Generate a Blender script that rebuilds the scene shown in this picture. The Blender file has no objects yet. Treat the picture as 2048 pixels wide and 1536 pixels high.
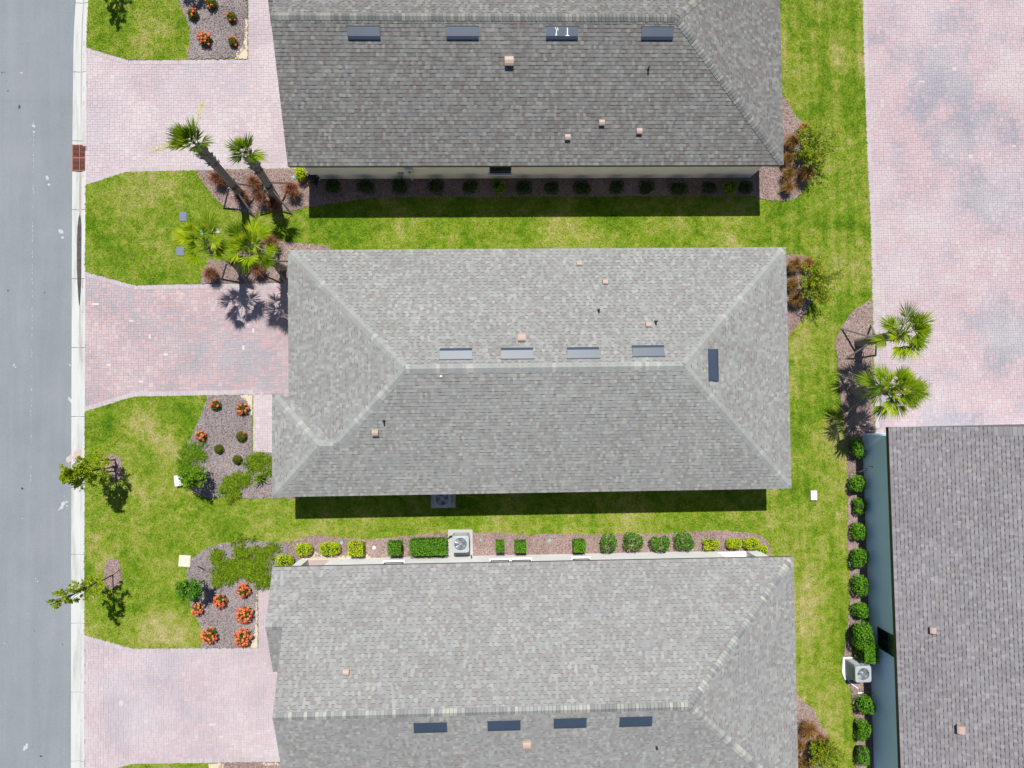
import bpy, math, random
import numpy as np
from mathutils import Matrix, Vector

random.seed(11)
RNG = np.random.default_rng(11)
scene = bpy.context.scene

# ---------------------------------------------------------------- camera
F_PX, CAM_H = 1366.0, 30.4                      # focal length in pixels of a 2048 px wide picture, height in metres
A_X, B_Y, C_Z = 0.02771, -0.02996, -0.01189     # small tilts of the drone's gimbal
cam_rot = Matrix.Rotation(C_Z, 3, 'Z') @ Matrix.Rotation(A_X, 3, 'X') @ Matrix.Rotation(B_Y, 3, 'Y')
cd = bpy.data.cameras.new('drone_camera')
cd.sensor_width = 36.0
cd.lens = F_PX / 2048 * 36.0
cd.clip_end = 2000
cam = bpy.data.objects.new('drone_camera', cd)
cam.matrix_world = Matrix.Translation((0, 0, CAM_H)) @ cam_rot.to_4x4()
scene.collection.objects.link(cam)
scene.camera = cam

# ---------------------------------------------------------------- light
SUN = Vector((-0.0348, 0.477, 1.0)).normalized()
elev = math.asin(SUN.z)
azim = math.atan2(SUN.x, SUN.y)
world = bpy.data.worlds.new("World")
scene.world = world
world.use_nodes = True
wn = world.node_tree.nodes
bg = wn['Background']
sky = wn.new('ShaderNodeTexSky')
sky.sky_type = 'NISHITA'
sky.sun_disc = False
sky.sun_elevation = elev
sky.sun_rotation = azim
sky.air_density = 1.0
sky.dust_density = 0.5
sky.ozone_density = 2.0
world.node_tree.links.new(sky.outputs[0], bg.inputs[0])
bg.inputs[1].default_value = 0.070
sl = bpy.data.lights.new('sun', 'SUN')
sl.energy = 4.6
sl.angle = math.radians(0.5)
sl.color = (1.0, 0.975, 0.94)
sun = bpy.data.objects.new('sun', sl)
sun.rotation_euler = SUN.to_track_quat('Z', 'Y').to_euler()
sun.location = (0, 20, 40)
scene.collection.objects.link(sun)
vs = scene.view_settings
vs.view_transform = 'Standard'
vs.look = 'None'
vs.gamma = 1.0
vs.exposure = 0.62
scene.cycles.max_bounces = 6

# ---------------------------------------------------------------- helpers
_M = np.array(cam_rot)


def G(px, py, z=0.0):
    """world point at height z that the photograph shows at pixel (px, py)"""
    d = _M @ np.array([(px - 1024) / F_PX, -(py - 768) / F_PX, -1.0])
    t = (z - CAM_H) / d[2]
    return np.array([t * d[0], t * d[1], z])


def GP(pts, z=0.0):
    return np.array([G(x, y, z)[:2] for x, y in pts])


def rand_noise(xy, scale, seed):
    """smooth value noise on a lattice, 0..1"""
    r = np.random.default_rng(seed)
    n = 256
    tab = r.random((n, n))
    p = np.asarray(xy, float) / scale + 1000
    i = np.floor(p).astype(int)
    f = p - i
    f = f * f * (3 - 2 * f)
    i %= n
    j = (i + 1) % n
    a = tab[i[:, 0], i[:, 1]]
    b = tab[j[:, 0], i[:, 1]]
    c = tab[i[:, 0], j[:, 1]]
    d = tab[j[:, 0], j[:, 1]]
    return (a * (1 - f[:, 0]) + b * f[:, 0]) * (1 - f[:, 1]) + (c * (1 - f[:, 0]) + d * f[:, 0]) * f[:, 1]


def inside(poly, xy):
    x, y = xy[:, 0], xy[:, 1]
    r = np.zeros(len(xy), bool)
    n = len(poly)
    for i in range(n):
        x1, y1 = poly[i]
        x2, y2 = poly[(i + 1) % n]
        c = ((y1 > y) != (y2 > y))
        if y1 != y2:
            c &= x < (x2 - x1) * (y - y1) / (y2 - y1) + x1
        r ^= c
    return r


class MB:
    """collects vertices, faces and one tint value a face; build() links them as ONE mesh object"""

    def __init__(self):
        self.v, self.f, self.t, self.n = [], [], [], 0

    def add(self, V, F, t=0.5):
        V = np.asarray(V, float).reshape(-1, 3)
        F = np.asarray(F, int)
        self.v.append(V)
        self.f.append(F + self.n)
        self.t.append(np.broadcast_to(np.asarray(t, float), (len(F),)).copy())
        self.n += len(V)

    def quad(self, a, b, c, d, t=0.5):
        self.add([a, b, c, d], [[0, 1, 2, 3]], t)

    def poly(self, pts, t=0.5):
        self.add(pts, [list(range(len(pts)))], t)

    def box(self, c, s, rz=0.0, t=0.5, M=None):
        x, y, z = s[0] / 2, s[1] / 2, s[2] / 2
        V = np.array([[-x, -y, -z], [x, -y, -z], [x, y, -z], [-x, y, -z], [-x, -y, z], [x, -y, z], [x, y, z], [-x, y, z]])
        if M is not None:
            V = V @ np.array(M).T
        elif rz:
            cr, sr = math.cos(rz), math.sin(rz)
            V = V @ np.array([[cr, sr, 0], [-sr, cr, 0], [0, 0, 1]])
        self.add(V + np.array(c), [[3, 2, 1, 0], [4, 5, 6, 7], [0, 1, 5, 4], [1, 2, 6, 5], [2, 3, 7, 6], [3, 0, 4, 7]], t)

    def prism(self, poly, z0, z1, t=0.5, bottom=False):
        p = np.asarray(poly, float)
        a = 0.5 * np.sum(p[:, 0] * np.roll(p[:, 1], -1) - np.roll(p[:, 0], -1) * p[:, 1])
        if a < 0:
            p = p[::-1]
        n = len(p)
        lo = np.c_[p, np.full(n, z0)]
        hi = np.c_[p, np.full(n, z1)]
        self.add(hi, [list(range(n))], t)
        if bottom:
            self.add(lo, [list(range(n))[::-1]], t)
        i = np.arange(n)
        j = (i + 1) % n
        self.add(np.r_[lo, hi], np.c_[i, j, j + n, i + n], t)

    def tube(self, path, rad, k=8, t=0.5, caps=True):
        path = np.asarray(path, float)
        m = len(path)
        rad = np.broadcast_to(np.asarray(rad, float), (m,))
        d = np.gradient(path, axis=0)
        d /= np.linalg.norm(d, axis=1)[:, None] + 1e-9
        ref = np.array([0, 0, 1.0]) if abs(d[0][2]) < 0.9 else np.array([1.0, 0, 0])
        a = np.cross(d, ref)
        a /= np.linalg.norm(a, axis=1)[:, None] + 1e-9
        b = np.cross(d, a)
        th = np.arange(k) * 2 * math.pi / k
        V = path[:, None, :] + rad[:, None, None] * (a[:, None, :] * np.cos(th)[None, :, None] + b[:, None, :] * np.sin(th)[None, :, None])
        F = []
        for i in range(m - 1):
            for j in range(k):
                j2 = (j + 1) % k
                F.append([i * k + j, (i + 1) * k + j, (i + 1) * k + j2, i * k + j2])
        self.add(V.reshape(-1, 3), F, t)
        if caps:
            self.poly(V[0], t)
            self.poly(V[-1][::-1], t)

    def disc(self, c, r, z=None, k=20, t=0.5):
        th = np.arange(k) * 2 * math.pi / k
        self.poly(np.c_[c[0] + r * np.cos(th), c[1] + r * np.sin(th), np.full(k, c[2])], t)

    def lathe(self, c, prof, k=16, t=0.5):
        th = np.arange(k) * 2 * math.pi / k
        V = []
        for r, z in prof:
            V.append(np.c_[c[0] + r * np.cos(th), c[1] + r * np.sin(th), np.full(k, c[2] + z)])
        F = []
        for i in range(len(prof) - 1):
            for j in range(k):
                j2 = (j + 1) % k
                F.append([i * k + j, i * k + j2, (i + 1) * k + j2, (i + 1) * k + j])
        self.add(np.concatenate(V), F, t)

    def blob(self, c, r, seg=10, t=0.5, rough=0.0):
        """closed rounded lump"""
        V, F = [], []
        rings = max(4, seg // 2)
        for i in range(rings + 1):
            ph = math.pi * i / rings
            for j in range(seg):
                th = 2 * math.pi * j / seg
                k = 1 + rough * (random.random() - 0.5)
                V.append([c[0] + r[0] * k * math.sin(ph) * math.cos(th), c[1] + r[1] * k * math.sin(ph) * math.sin(th), c[2] + r[2] * k * math.cos(ph)])
        for i in range(rings):
            for j in range(seg):
                j2 = (j + 1) % seg
                F.append([i * seg + j, (i + 1) * seg + j, (i + 1) * seg + j2, i * seg + j2])
        self.add(V, F, t)

    def leaves(self, P, N, size, ratio=0.5, t=None, jitter=0.6, fold=0.0, U=None):
        """one diamond leaf at each point P, facing roughly N"""
        n = len(P)
        if n == 0:
            return
        N = N + RNG.normal(0, jitter, (n, 3))
        N /= np.linalg.norm(N, axis=1)[:, None] + 1e-9
        if U is None:
            U = RNG.normal(0, 1, (n, 3))
        U = U - N * np.sum(U * N, axis=1)[:, None]
        U /= np.linalg.norm(U, axis=1)[:, None] + 1e-9
        W = np.cross(N, U)
        s = np.broadcast_to(np.asarray(size, float), (n,)) * RNG.uniform(0.7, 1.3, n)
        l = s[:, None] / 2
        w = l * ratio
        V = np.stack([P - U * l, P + W * w - N * w * fold, P + U * l, P - W * w - N * w * fold], axis=1).reshape(-1, 3)
        self.add(V, np.arange(n * 4).reshape(n, 4), RNG.random(n) if t is None else t)

    def build(self, name, mat, parent=None, smooth=False):
        me = bpy.data.meshes.new(name)
        V = np.concatenate(self.v)
        me.vertices.add(len(V))
        me.vertices.foreach_set('co', V.astype(np.float32).ravel())
        loops = np.concatenate([F.ravel() for F in self.f]).astype(np.int32)
        tot = np.concatenate([np.full(len(F), F.shape[1]) for F in self.f]).astype(np.int32)
        st = (np.cumsum(tot) - tot).astype(np.int32)
        me.loops.add(len(loops))
        me.loops.foreach_set('vertex_index', loops)
        me.polygons.add(len(tot))
        me.polygons.foreach_set('loop_start', st)
        me.polygons.foreach_set('loop_total', tot)
        me.update(calc_edges=True)
        at = me.attributes.new('tint', 'FLOAT', 'FACE')
        at.data.foreach_set('value', np.concatenate(self.t).astype(np.float32))
        me.polygons.foreach_set('use_smooth', np.full(len(tot), bool(smooth)))
        me.materials.append(mat)
        o = bpy.data.objects.new(name, me)
        scene.collection.objects.link(o)
        if parent is not None:
            o.parent = parent
        return o


def thing(name, label, cat, loc=(0, 0, 0), rz=0.0, group=None):
    o = bpy.data.objects.new(name, None)
    o.empty_display_size = 0.2
    o.location = loc
    o.rotation_euler = (0, 0, rz)
    scene.collection.objects.link(o)
    return tag(o, label, cat, group)


def tag(o, label, cat, group=None):
    o['kind'] = 'thing'
    o['label'] = label
    o['category'] = cat
    if group:
        o['group'] = group
    return o


def struct(o):
    o['kind'] = 'structure'
    return o


def stuff(o, label, cat):
    o['kind'] = 'stuff'
    o['label'] = label
    o['category'] = cat
    return o


def dup(root, loc, rz, scale, label, group=None):
    r = root.copy()
    scene.collection.objects.link(r)
    r.location = loc
    r.rotation_euler = (0, 0, rz)
    r.scale = (scale,) * 3 if np.isscalar(scale) else scale
    r['label'] = label
    if group:
        r['group'] = group
    for ch in list(root.children):
        c = ch.copy()
        scene.collection.objects.link(c)
        c.parent = r
        for g in list(ch.children):
            d = g.copy()
            scene.collection.objects.link(d)
            d.parent = c
    return r


# ---------------------------------------------------------------- materials
class NT:
    def __init__(self, name):
        self.m = bpy.data.materials.new(name)
        self.m.use_nodes = True
        self.t = self.m.node_tree
        self.b = self.t.nodes['Principled BSDF']

    def n(self, typ, **kw):
        x = self.t.nodes.new(typ)
        for k, v in kw.items():
            setattr(x, k, v)
        return x

    def l(self, a, b):
        self.t.links.new(a, b)

    def coord(self):
        return self.n('ShaderNodeNewGeometry').outputs['Position']

    def noise(self, scale, detail=4, rough=0.6, vec=None, dist=0.0):
        x = self.n('ShaderNodeTexNoise')
        x.inputs['Scale'].default_value = scale
        x.inputs['Detail'].default_value = detail
        x.inputs['Roughness'].default_value = rough
        x.inputs['Distortion'].default_value = dist
        self.l(vec if vec is not None else self.coord(), x.inputs['Vector'])
        return x.outputs['Fac']

    def stretch(self, sx, sy, sz=1, rz=0):
        m = self.n('ShaderNodeMapping')
        m.inputs['Scale'].default_value = (sx, sy, sz)
        m.inputs['Rotation'].default_value = (0, 0, rz)
        self.l(self.coord(), m.inputs['Vector'])
        return m.outputs[0]

    def ramp(self, fac, stops, interp='LINEAR'):
        r = self.n('ShaderNodeValToRGB')
        cr = r.color_ramp
        cr.interpolation = interp
        while len(cr.elements) < len(stops):
            cr.elements.new(0.5)
        for e, (p, c) in zip(cr.elements, stops):
            e.position = p
            e.color = (*c, 1) if len(c) == 3 else c
        self.l(fac, r.inputs[0])
        return r.outputs[0]

    def tint(self):
        a = self.n('ShaderNodeAttribute')
        a.attribute_name = 'tint'
        return a.outputs['Fac']

    def math(self, op, a, b=None):
        x = self.n('ShaderNodeMath', operation=op)
        for i, v in enumerate((a, b)):
            if v is None:
                continue
            if isinstance(v, (int, float)):
                x.inputs[i].default_value = v
            else:
                self.l(v, x.inputs[i])
        return x.outputs[0]

    def mix(self, fac, a, b, blend='MIX'):
        x = self.n('ShaderNodeMix', data_type='RGBA', blend_type=blend)
        for s, v in ((0, fac), (6, a), (7, b)):
            if isinstance(v, (int, float)):
                x.inputs[s].default_value = v
            elif isinstance(v, tuple):
                x.inputs[s].default_value = (*v, 1)
            else:
                self.l(v, x.inputs[s])
        return x.outputs[2]

    def bump(self, h, strength=0.4, dist=0.02):
        x = self.n('ShaderNodeBump')
        x.inputs['Strength'].default_value = strength
        x.inputs['Distance'].default_value = dist
        self.l(h, x.inputs['Height'])
        self.l(x.outputs[0], self.b.inputs['Normal'])

    def out(self, col, rough=0.9, spec=0.2, metal=0.0):
        if isinstance(col, tuple):
            self.b.inputs['Base Color'].default_value = (*col, 1)
        else:
            self.l(col, self.b.inputs['Base Color'])
        if isinstance(rough, (int, float)):
            self.b.inputs['Roughness'].default_value = rough
        else:
            self.l(rough, self.b.inputs['Roughness'])
        self.b.inputs['Specular IOR Level'].default_value = spec
        self.b.inputs['Metallic'].default_value = metal
        return self.m


def speckle(name, col, amount=0.25, scale=60, rough=0.85, spec=0.25, metal=0.0, big=0.12, bump=0.0):
    """a plain colour with fine and coarse unevenness"""
    t = NT(name)
    a = t.noise(scale, 3)
    b = t.noise(1.3, 4)
    lo = tuple(c * (1 - amount) for c in col)
    hi = tuple(min(1, c * (1 + amount)) for c in col)
    c1 = t.ramp(a, [(0.3, lo), (0.7, hi)])
    c2 = t.ramp(b, [(0.3, (1 - big,) * 3), (0.7, (1 + 0 * big,) * 3)])
    if bump:
        t.bump(a, bump, 0.01)
    return t.out(t.mix(1.0, c1, c2, 'MULTIPLY'), rough, spec, metal)


def leafmat(name, stops, trans=0.3, spec=0.25, rough=0.5, gain=1.35):
    spec, rough = spec * .3, max(rough, .55)
    t = NT(name)
    stops = [(p, tuple(min(1.0, x * gain) for x in c)) for p, c in stops]
    n = t.noise(3.0, 3)
    f = t.math('ADD', t.math('MULTIPLY', t.tint(), 0.75), t.math('MULTIPLY', n, 0.25))
    c = t.ramp(f, stops)
    t.out(c, rough, spec)
    tr = t.n('ShaderNodeBsdfTranslucent')
    t.l(c, tr.inputs['Color'])
    mx = t.n('ShaderNodeMixShader')
    mx.inputs[0].default_value = trans
    t.l(t.b.outputs[0], mx.inputs[1])
    t.l(tr.outputs[0], mx.inputs[2])
    t.l(mx.outputs[0], t.t.nodes['Material Output'].inputs['Surface'])
    return t.m


def shingle_mat(name, stops, grain=0.16, blotch=0.1):
    t = NT(name)
    c = t.ramp(t.tint(), stops, 'CONSTANT')
    g = t.ramp(t.noise(240, 2, 0.7), [(0.3, (1 - grain,) * 3), (0.7, (1 + grain * 0.6,) * 3)])
    b = t.ramp(t.noise(0.55, 4), [(0.35, (1 - blotch,) * 3), (0.7, (1.0,) * 3)])
    c = t.mix(1.0, t.mix(1.0, c, g, 'MULTIPLY'), b, 'MULTIPLY')
    return t.out(c, 0.95, 0.15)


M = {}
k = 1.0
GREY_SHINGLE = [(0.0, (.095, .097, .10)), (0.05, (.178, .166, .158)), (0.16, (.205, .205, .200)),
                (0.32, (.238, .245, .234)), (0.48, (.205, .186, .174)), (0.58, (.262, .270, .258)),
                (0.72, (.225, .233, .240)), (0.82, (.300, .305, .288)), (0.91, (.185, .155, .140)), (0.96, (.34, .34, .32))]
_mean = np.array([.228, .231, .222])


def tone(stops, mult, contrast=.66):
    return [(p, tuple((_mean + (np.array(c) - _mean) * (contrast if p else .85)) * np.array(mult))) for p, c in stops]


M['shingle'] = shingle_mat('grey_shingle', tone(GREY_SHINGLE, (.95, .935, .905), .52), .12, .10)
M['shingle_warm'] = shingle_mat('warm_dark_shingle', tone(GREY_SHINGLE, (.65, .625, .605), .72), .14, .10)
M['shingle_rosy'] = shingle_mat('rosy_grey_shingle', tone(GREY_SHINGLE, (.95, .928, .915), .50), .12, .10)
M['shingle_brown'] = shingle_mat('brown_grey_shingle', [(0.0, (.062, .058, .062)), (0.05, (.164, .150, .156)), (0.2, (.186, .174, .180)), (0.42, (.200, .190, .194)),
                                                (0.62, (.177, .166, .172)), (0.78, (.218, .208, .207)), (0.92, (.186, .163, .158)), (0.97, (.236, .226, .227))], 0.14)
CAPS = [(0.0, (.10, .10, .10)), (0.02, (.17, .172, .166)), (0.25, (.21, .21, .198)), (0.5, (.245, .248, .228)), (0.75, (.19, .188, .18)), (0.86, (.30, .292, .255))]
M['cap'] = shingle_mat('cap_shingle', [(p, tuple(x * 1.06 for x in c)) for p, c in CAPS], 0.14)
M['cap_dark'] = shingle_mat('dark_cap_shingle', [(p, tuple(x * .70 for x in c)) for p, c in CAPS], 0.14)
M['cap_worn'] = shingle_mat('worn_cap_shingle', [(0.0, (.235, .240, .224)), (0.3, (.252, .256, .238)), (0.55, (.245, .248, .23)), (0.75, (.228, .228, .216)), (0.9, (.305, .302, .275))], 0.1)
M['wall_beige'] = speckle('beige_stucco', (.84, .75, .65), .03, 90, .9, .2)
M['wall_white'] = speckle('white_stucco', (.74, .735, .72), .03, 90, .9, .2)
M['wall_blue'] = speckle('pale_blue_stucco', (.66, .83, 1.0), .02, 70, .9, .2, big=.05)
M['fascia'] = speckle('fascia_paint', (.085, .075, .068), .08, 40, .6)
M['soffit'] = speckle('soffit_paint', (.35, .33, .30), .05, 40, .7)
M['trim_white'] = speckle('white_trim', (.70, .69, .66), .03, 40, .6)
M['frame_dark'] = speckle('bronze_frame', (.03, .03, .032), .1, 50, .45, .4)
M['concrete'] = speckle('pale_concrete', (.36, .35, .32), .12, 70, .9)
M['porch_floor'] = speckle('porch_paver', (.34, .27, .25), .12, 20, .9)
M['lanai_floor'] = speckle('lanai_floor', (.62, .60, .56), .06, 30, .8)
M['ac_grey'] = speckle('grey_enamel', (.30, .325, .345), .05, 30, .45, .4)
M['ac_dark'] = speckle('louvre_shadow_grey', (.09, .095, .10), .15, 50, .5, .4)
M['fan_metal'] = speckle('fan_metal', (.42, .44, .46), .06, 30, .3, .5, .6)
M['fan_dark'] = speckle('fan_well', (.03, .033, .036), .1, 30, .5)
M['vent_blue'] = speckle('blue_black_vent_metal', (.030, .045, .070), .08, 40, .45, .45)
M['vent_black'] = speckle('black_vent_opening', (.008, .008, .010), .1, 40, .8)
M['vent_tan'] = speckle('tan_vent_paint', (.36, .265, .215), .06, 40, .55, .3)
M['pipe_dark'] = speckle('dark_pipe', (.03, .03, .032), .1, 40, .6)
M['pipe_grey'] = speckle('lead_pipe_boot', (.26, .24, .23), .1, 40, .6)
M['pvc'] = speckle('white_plastic', (.58, .58, .57), .03, 40, .5, .3)
M['teal'] = speckle('teal_plastic', (.12, .46, .38), .08, 40, .5, .3)
M['box_grey'] = speckle('grey_plastic_lid', (.125, .145, .19), .22, 18, .7)
M['cream'] = speckle('cream_lid', (.50, .47, .38), .12, 16, .8)
M['rust'] = speckle('rusty_iron', (.24, .095, .07), .3, 30, .8, .3)
M['pit'] = speckle('drain_pit', (.012, .009, .008), .2, 20, .9)
M['wood'] = speckle('weathered_lumber', (.20, .175, .15), .2, 25, .9)
M['wood_dark'] = speckle('dark_stake', (.028, .022, .018), .2, 25, .8)
M['bark'] = speckle('young_bark', (.075, .055, .04), .3, 40, .95)
M['hose'] = speckle('black_hose', (.012, .014, .018), .15, 50, .4, .5)
M['meter_grey'] = speckle('meter_grey', (.62, .61, .58), .06, 40, .5)
M['rubber'] = speckle('black_insulation', (.02, .02, .022), .1, 50, .7)
M['paint_white'] = speckle('road_paint', (.34, .35, .355), .2, 30, .8)
M['sand'] = speckle('pale_sand', (.46, .385, .285), .22, 40, .95)
M['dirt'] = speckle('dry_dirt', (.25, .20, .15), .2, 8, .95)
M['lantern'] = speckle('black_lantern', (.012, .012, .013), .1, 50, .4)


def glass(name, tint):
    t = NT(name)
    return t.out(tint, 0.06, 0.6)


M['glass'] = glass('dark_window_glass', (.012, .014, .014))
M['pane_reflection'] = speckle('green_window_reflection', (.018, .055, .035), .2, 30, .2, .5)  # green reflection painted as the colour of a sheet over the upper pane


def trunk_mat():
    t = NT('palm_trunk_bark')
    w = t.n('ShaderNodeTexWave', wave_type='BANDS', bands_direction='Z')
    w.inputs['Scale'].default_value = 5.5
    w.inputs['Distortion'].default_value = 3.0
    t.l(t.coord(), w.inputs['Vector'])
    c = t.ramp(w.outputs['Fac'], [(0.1, (.21, .175, .15)), (0.6, (.33, .285, .245)), (0.95, (.42, .37, .32))])
    n = t.ramp(t.noise(26, 4), [(0.3, (.65, .65, .65)), (0.7, (1.1, 1.1, 1.1))])
    t.bump(w.outputs['Fac'], .2, .02)
    return t.out(t.mix(1.0, c, n, 'MULTIPLY'), 0.95, 0.1)


M['palm_trunk'] = trunk_mat()


def asphalt_mat():
    t = NT('aged_asphalt')
    a = t.ramp(t.noise(75, 3, .75), [(0.32, (.136, .146, .154)), (0.55, (.183, .194, .203)), (0.72, (.265, .277, .286))])
    b = t.ramp(t.noise(0.4, 5, .6), [(0.3, (.90, .91, .92)), (0.7, (1.04, 1.04, 1.03))])
    c = t.ramp(t.noise(0.8, 3, .5, t.stretch(3.0, .22)), [(0.35, (.95, .95, .955)), (0.65, (1.03, 1.03, 1.03))])
    d = t.ramp(t.noise(7, 2, .5), [(0.2, (.86, .86, .87)), (0.32, (1, 1, 1))])
    t.bump(t.noise(75, 3, .75), .3, .01)
    return t.out(t.mix(1.0, t.mix(1.0, t.mix(1.0, a, b, 'MULTIPLY'), c, 'MULTIPLY'), d, 'MULTIPLY'), 0.95, 0.15)


M['asphalt'] = asphalt_mat()


def kerb_mat():
    t = NT('kerb_concrete')
    a = t.ramp(t.noise(55, 3), [(0.3, (.365, .37, .35)), (0.7, (.435, .44, .42))])
    b = t.ramp(t.noise(0.9, 5, .65, t.stretch(3.5, .35)), [(0.3, (.72, .69, .64)), (0.5, (.97, .97, .97)), (0.75, (1.05, 1.05, 1.05))])
    return t.out(t.mix(1.0, a, b, 'MULTIPLY'), 0.9, 0.2)


M['kerb'] = kerb_mat()
t_ = NT('gutter_water')
M['puddle'] = t_.out(t_.ramp(t_.noise(5, 4), [(0.3, (.030, .028, .026)), (0.7, (.075, .066, .058))]), .3, .35)
M['gutter_dirt'] = speckle('gutter_silt', (.30, .25, .215), .2, 20, .9)
M['stain'] = speckle('rust_stain', (.40, .31, .275), .12, 30, .9)


def paver_mat(name, stops, fade, fade_scale, patch=(0.42, 0.62)):
    """concrete pavers: one tint each, bleached in blotches"""
    t = NT(name)
    c = t.ramp(t.tint(), stops)
    f = t.ramp(t.noise(fade_scale, 4, .6), [(patch[0], (0, 0, 0)), (patch[1], (fade,) * 3)])
    c = t.mix(f, c, (.388, .348, .354))
    g = t.ramp(t.noise(90, 3, .7), [(0.3, (.86, .86, .86)), (0.7, (1.08, 1.08, 1.08))])
    d = t.ramp(t.noise(.7, 6, .7, dist=.5), [(0.28, (.91, .90, .91)), (0.40, (.96, .955, .96)), (0.55, (1, 1, 1)), (0.75, (1.03, 1.0, .99))])
    return t.out(t.mix(1.0, t.mix(1.0, c, g, 'MULTIPLY'), d, 'MULTIPLY'), 0.9, 0.2)


M['paver_pale'] = paver_mat('pale_pink_paver', [(0.0, (0.3059, 0.2739, 0.29)), (0.3, (0.3467, 0.2854, 0.2958)), (0.55, (0.3722, 0.2997, 0.3055)), (0.8, (0.3823, 0.3282, 0.3306)), (1.0, (0.4283, 0.3663, 0.3529))], .6, .35)
M['paver_red'] = paver_mat('red_grey_paver', [(0.0, (0.2451, 0.2389, 0.2529)), (0.2, (0.276, 0.2389, 0.2468)), (0.4, (0.3193, 0.241, 0.2468)), (0.6, (0.3605, 0.2545, 0.2529)), (0.78, (0.3214, 0.2753, 0.2827)), (0.93, (0.3862, 0.2961, 0.2827)), (1.0, (0.4635, 0.3896, 0.3856))], .40, .30, (.45, .75))
M['paver_plaza'] = paver_mat('mottled_paver', [(0.0, (0.2401, 0.2278, 0.247)), (0.22, (0.289, 0.2487, 0.2647)), (0.45, (0.3429, 0.264, 0.2758)), (0.65, (0.3772, 0.273, 0.2786)), (0.85, (0.3477, 0.2966, 0.3046)), (1.0, (0.4065, 0.3391, 0.3157))], .5, .28)
M['paver_edge'] = paver_mat('edge_paver', [(0.0, (.31, .275, .285)), (0.5, (.345, .29, .297)), (1.0, (.385, .335, .335))], .5, .5)
M['joint'] = speckle('joint_sand', (.285, .245, .25), .15, 40, .95)


LAWN_Z = .022
# (pixel, pixel, radius in metres, strength): pale where the lawn is thin, negative where it is lush
DRY = [(305, 855, 1.5, .16), (262, 845, 1.2, .12), (325, 880, 1.0, .12), (215, 975, 1.3, .10), (285, 980, 1.4, .10), (330, 1010, 1.6, .09), (330, 1255, 1.5, .16), (290, 1235, 1.6, .12), (365, 1270, 1.0, .12),
       (200, 1085, 1.4, .09), (330, 1140, 1.3, .08), (290, 375, 1.8, .12), (245, 405, 1.4, .09), (340, 520, 1.1, .08), (400, 545, 1.0, .09), (255, 75, 1.2, .10), (310, 60, 1.1, .10), (345, 905, .9, .12),
       (210, 830, 1.5, -.12), (350, 830, 1.7, -.12), (240, 500, 1.8, -.10), (200, 900, 1.2, -.08), (350, 1100, 1.3, -.06), (240, 1220, 1.2, -.06), (500, 460, 1.6, -.08), (700, 450, 2.2, -.10), (900, 470, 1.8, -.08),
       (1440, 455, 1.8, .10), (1320, 440, 1.8, .08), (1150, 445, 1.5, .06), (1600, 490, 1.4, -.10), (1700, 900, 1.0, .14), (1672, 880, 1.4, .12), (1680, 1000, 1.8, .10), (1600, 1180, 1.6, .14), (1610, 1250, 1.4, .14), (1625, 1400, 1.6, .12), (1650, 1090, 1.6, .08),
       (1600, 860, 1.6, -.12), (1630, 760, 1.8, -.10), (1600, 990, 1.3, -.10), (1690, 470, 1.5, -.08), (1720, 350, 1.4, -.06), (1250, 1050, 2.0, .08), (1000, 1056, 2.0, .08), (700, 1055, 1.6, -.06)]


def grass_cols(t, stretch_vec=None, dry=0.0, tinted=False):
    big = t.noise(0.42, 5, .68, dist=.8)
    mid = t.noise(2.6, 4, .7)
    fine = t.noise(16, 4, .8)
    f = t.math('ADD', t.math('MULTIPLY', t.math('SUBTRACT', big, .5), .66), t.math('MULTIPLY', t.math('SUBTRACT', mid, .5), .52))
    f = t.math('ADD', f, t.math('MULTIPLY', t.math('SUBTRACT', fine, .5), .34))
    f = t.math('ADD', f, .578)
    # worn, straw-coloured places in the turf
    P_ = t.coord()
    wob = t.noise(1.7, 4, .7)
    tot = None
    for px, py, r, a in DRY:
        g = G(px, py)
        vm = t.n('ShaderNodeVectorMath', operation='DISTANCE')
        t.l(P_, vm.inputs[0])
        vm.inputs[1].default_value = (g[0], g[1], LAWN_Z)
        q = t.math('SUBTRACT', 1.0, t.math('DIVIDE', vm.outputs['Value'], r))
        q = t.math('MULTIPLY', t.math('MAXIMUM', q, 0.0), a)
        tot = q if tot is None else t.math('ADD', tot, q)
    f = t.math('ADD', f, t.math('MULTIPLY', tot, t.math('MULTIPLY', wob, 1.45)))
    if stretch_vec is not None:
        f = t.math('ADD', f, t.math('MULTIPLY', t.math('SUBTRACT', t.noise(1.0, 3, .5, stretch_vec), .5), .36))
    if tinted:
        f = t.math('ADD', f, t.math('MULTIPLY', t.math('SUBTRACT', t.tint(), .5), .40))
    f = t.math('ADD', f, dry)
    return t.ramp(f, [(0.38, (.038, .092, .003)), (0.48, (.078, .154, .004)), (0.57, (.126, .196, .008)), (0.65, (.190, .224, .024)), (0.74, (.262, .248, .074)), (0.86, (.36, .300, .14))])


def grass_mat(name, **kw):
    t = NT(name)
    sv = t.stretch(*kw.pop('st')) if 'st' in kw else None
    c = grass_cols(t, sv, **kw)
    t.bump(t.noise(34, 3, .7), .8, .03)
    return t.out(c, 0.9, 0.1)


M['lawn'] = grass_mat('lawn_turf')
M['blade'] = grass_mat('grass_blade', tinted=True)
M['lawn_strip'] = grass_mat('mown_strip_turf', st=(2.6, .16), dry=.018)
M['blade_strip'] = grass_mat('mown_strip_blade', st=(2.6, .16), dry=.018, tinted=True)


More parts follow.
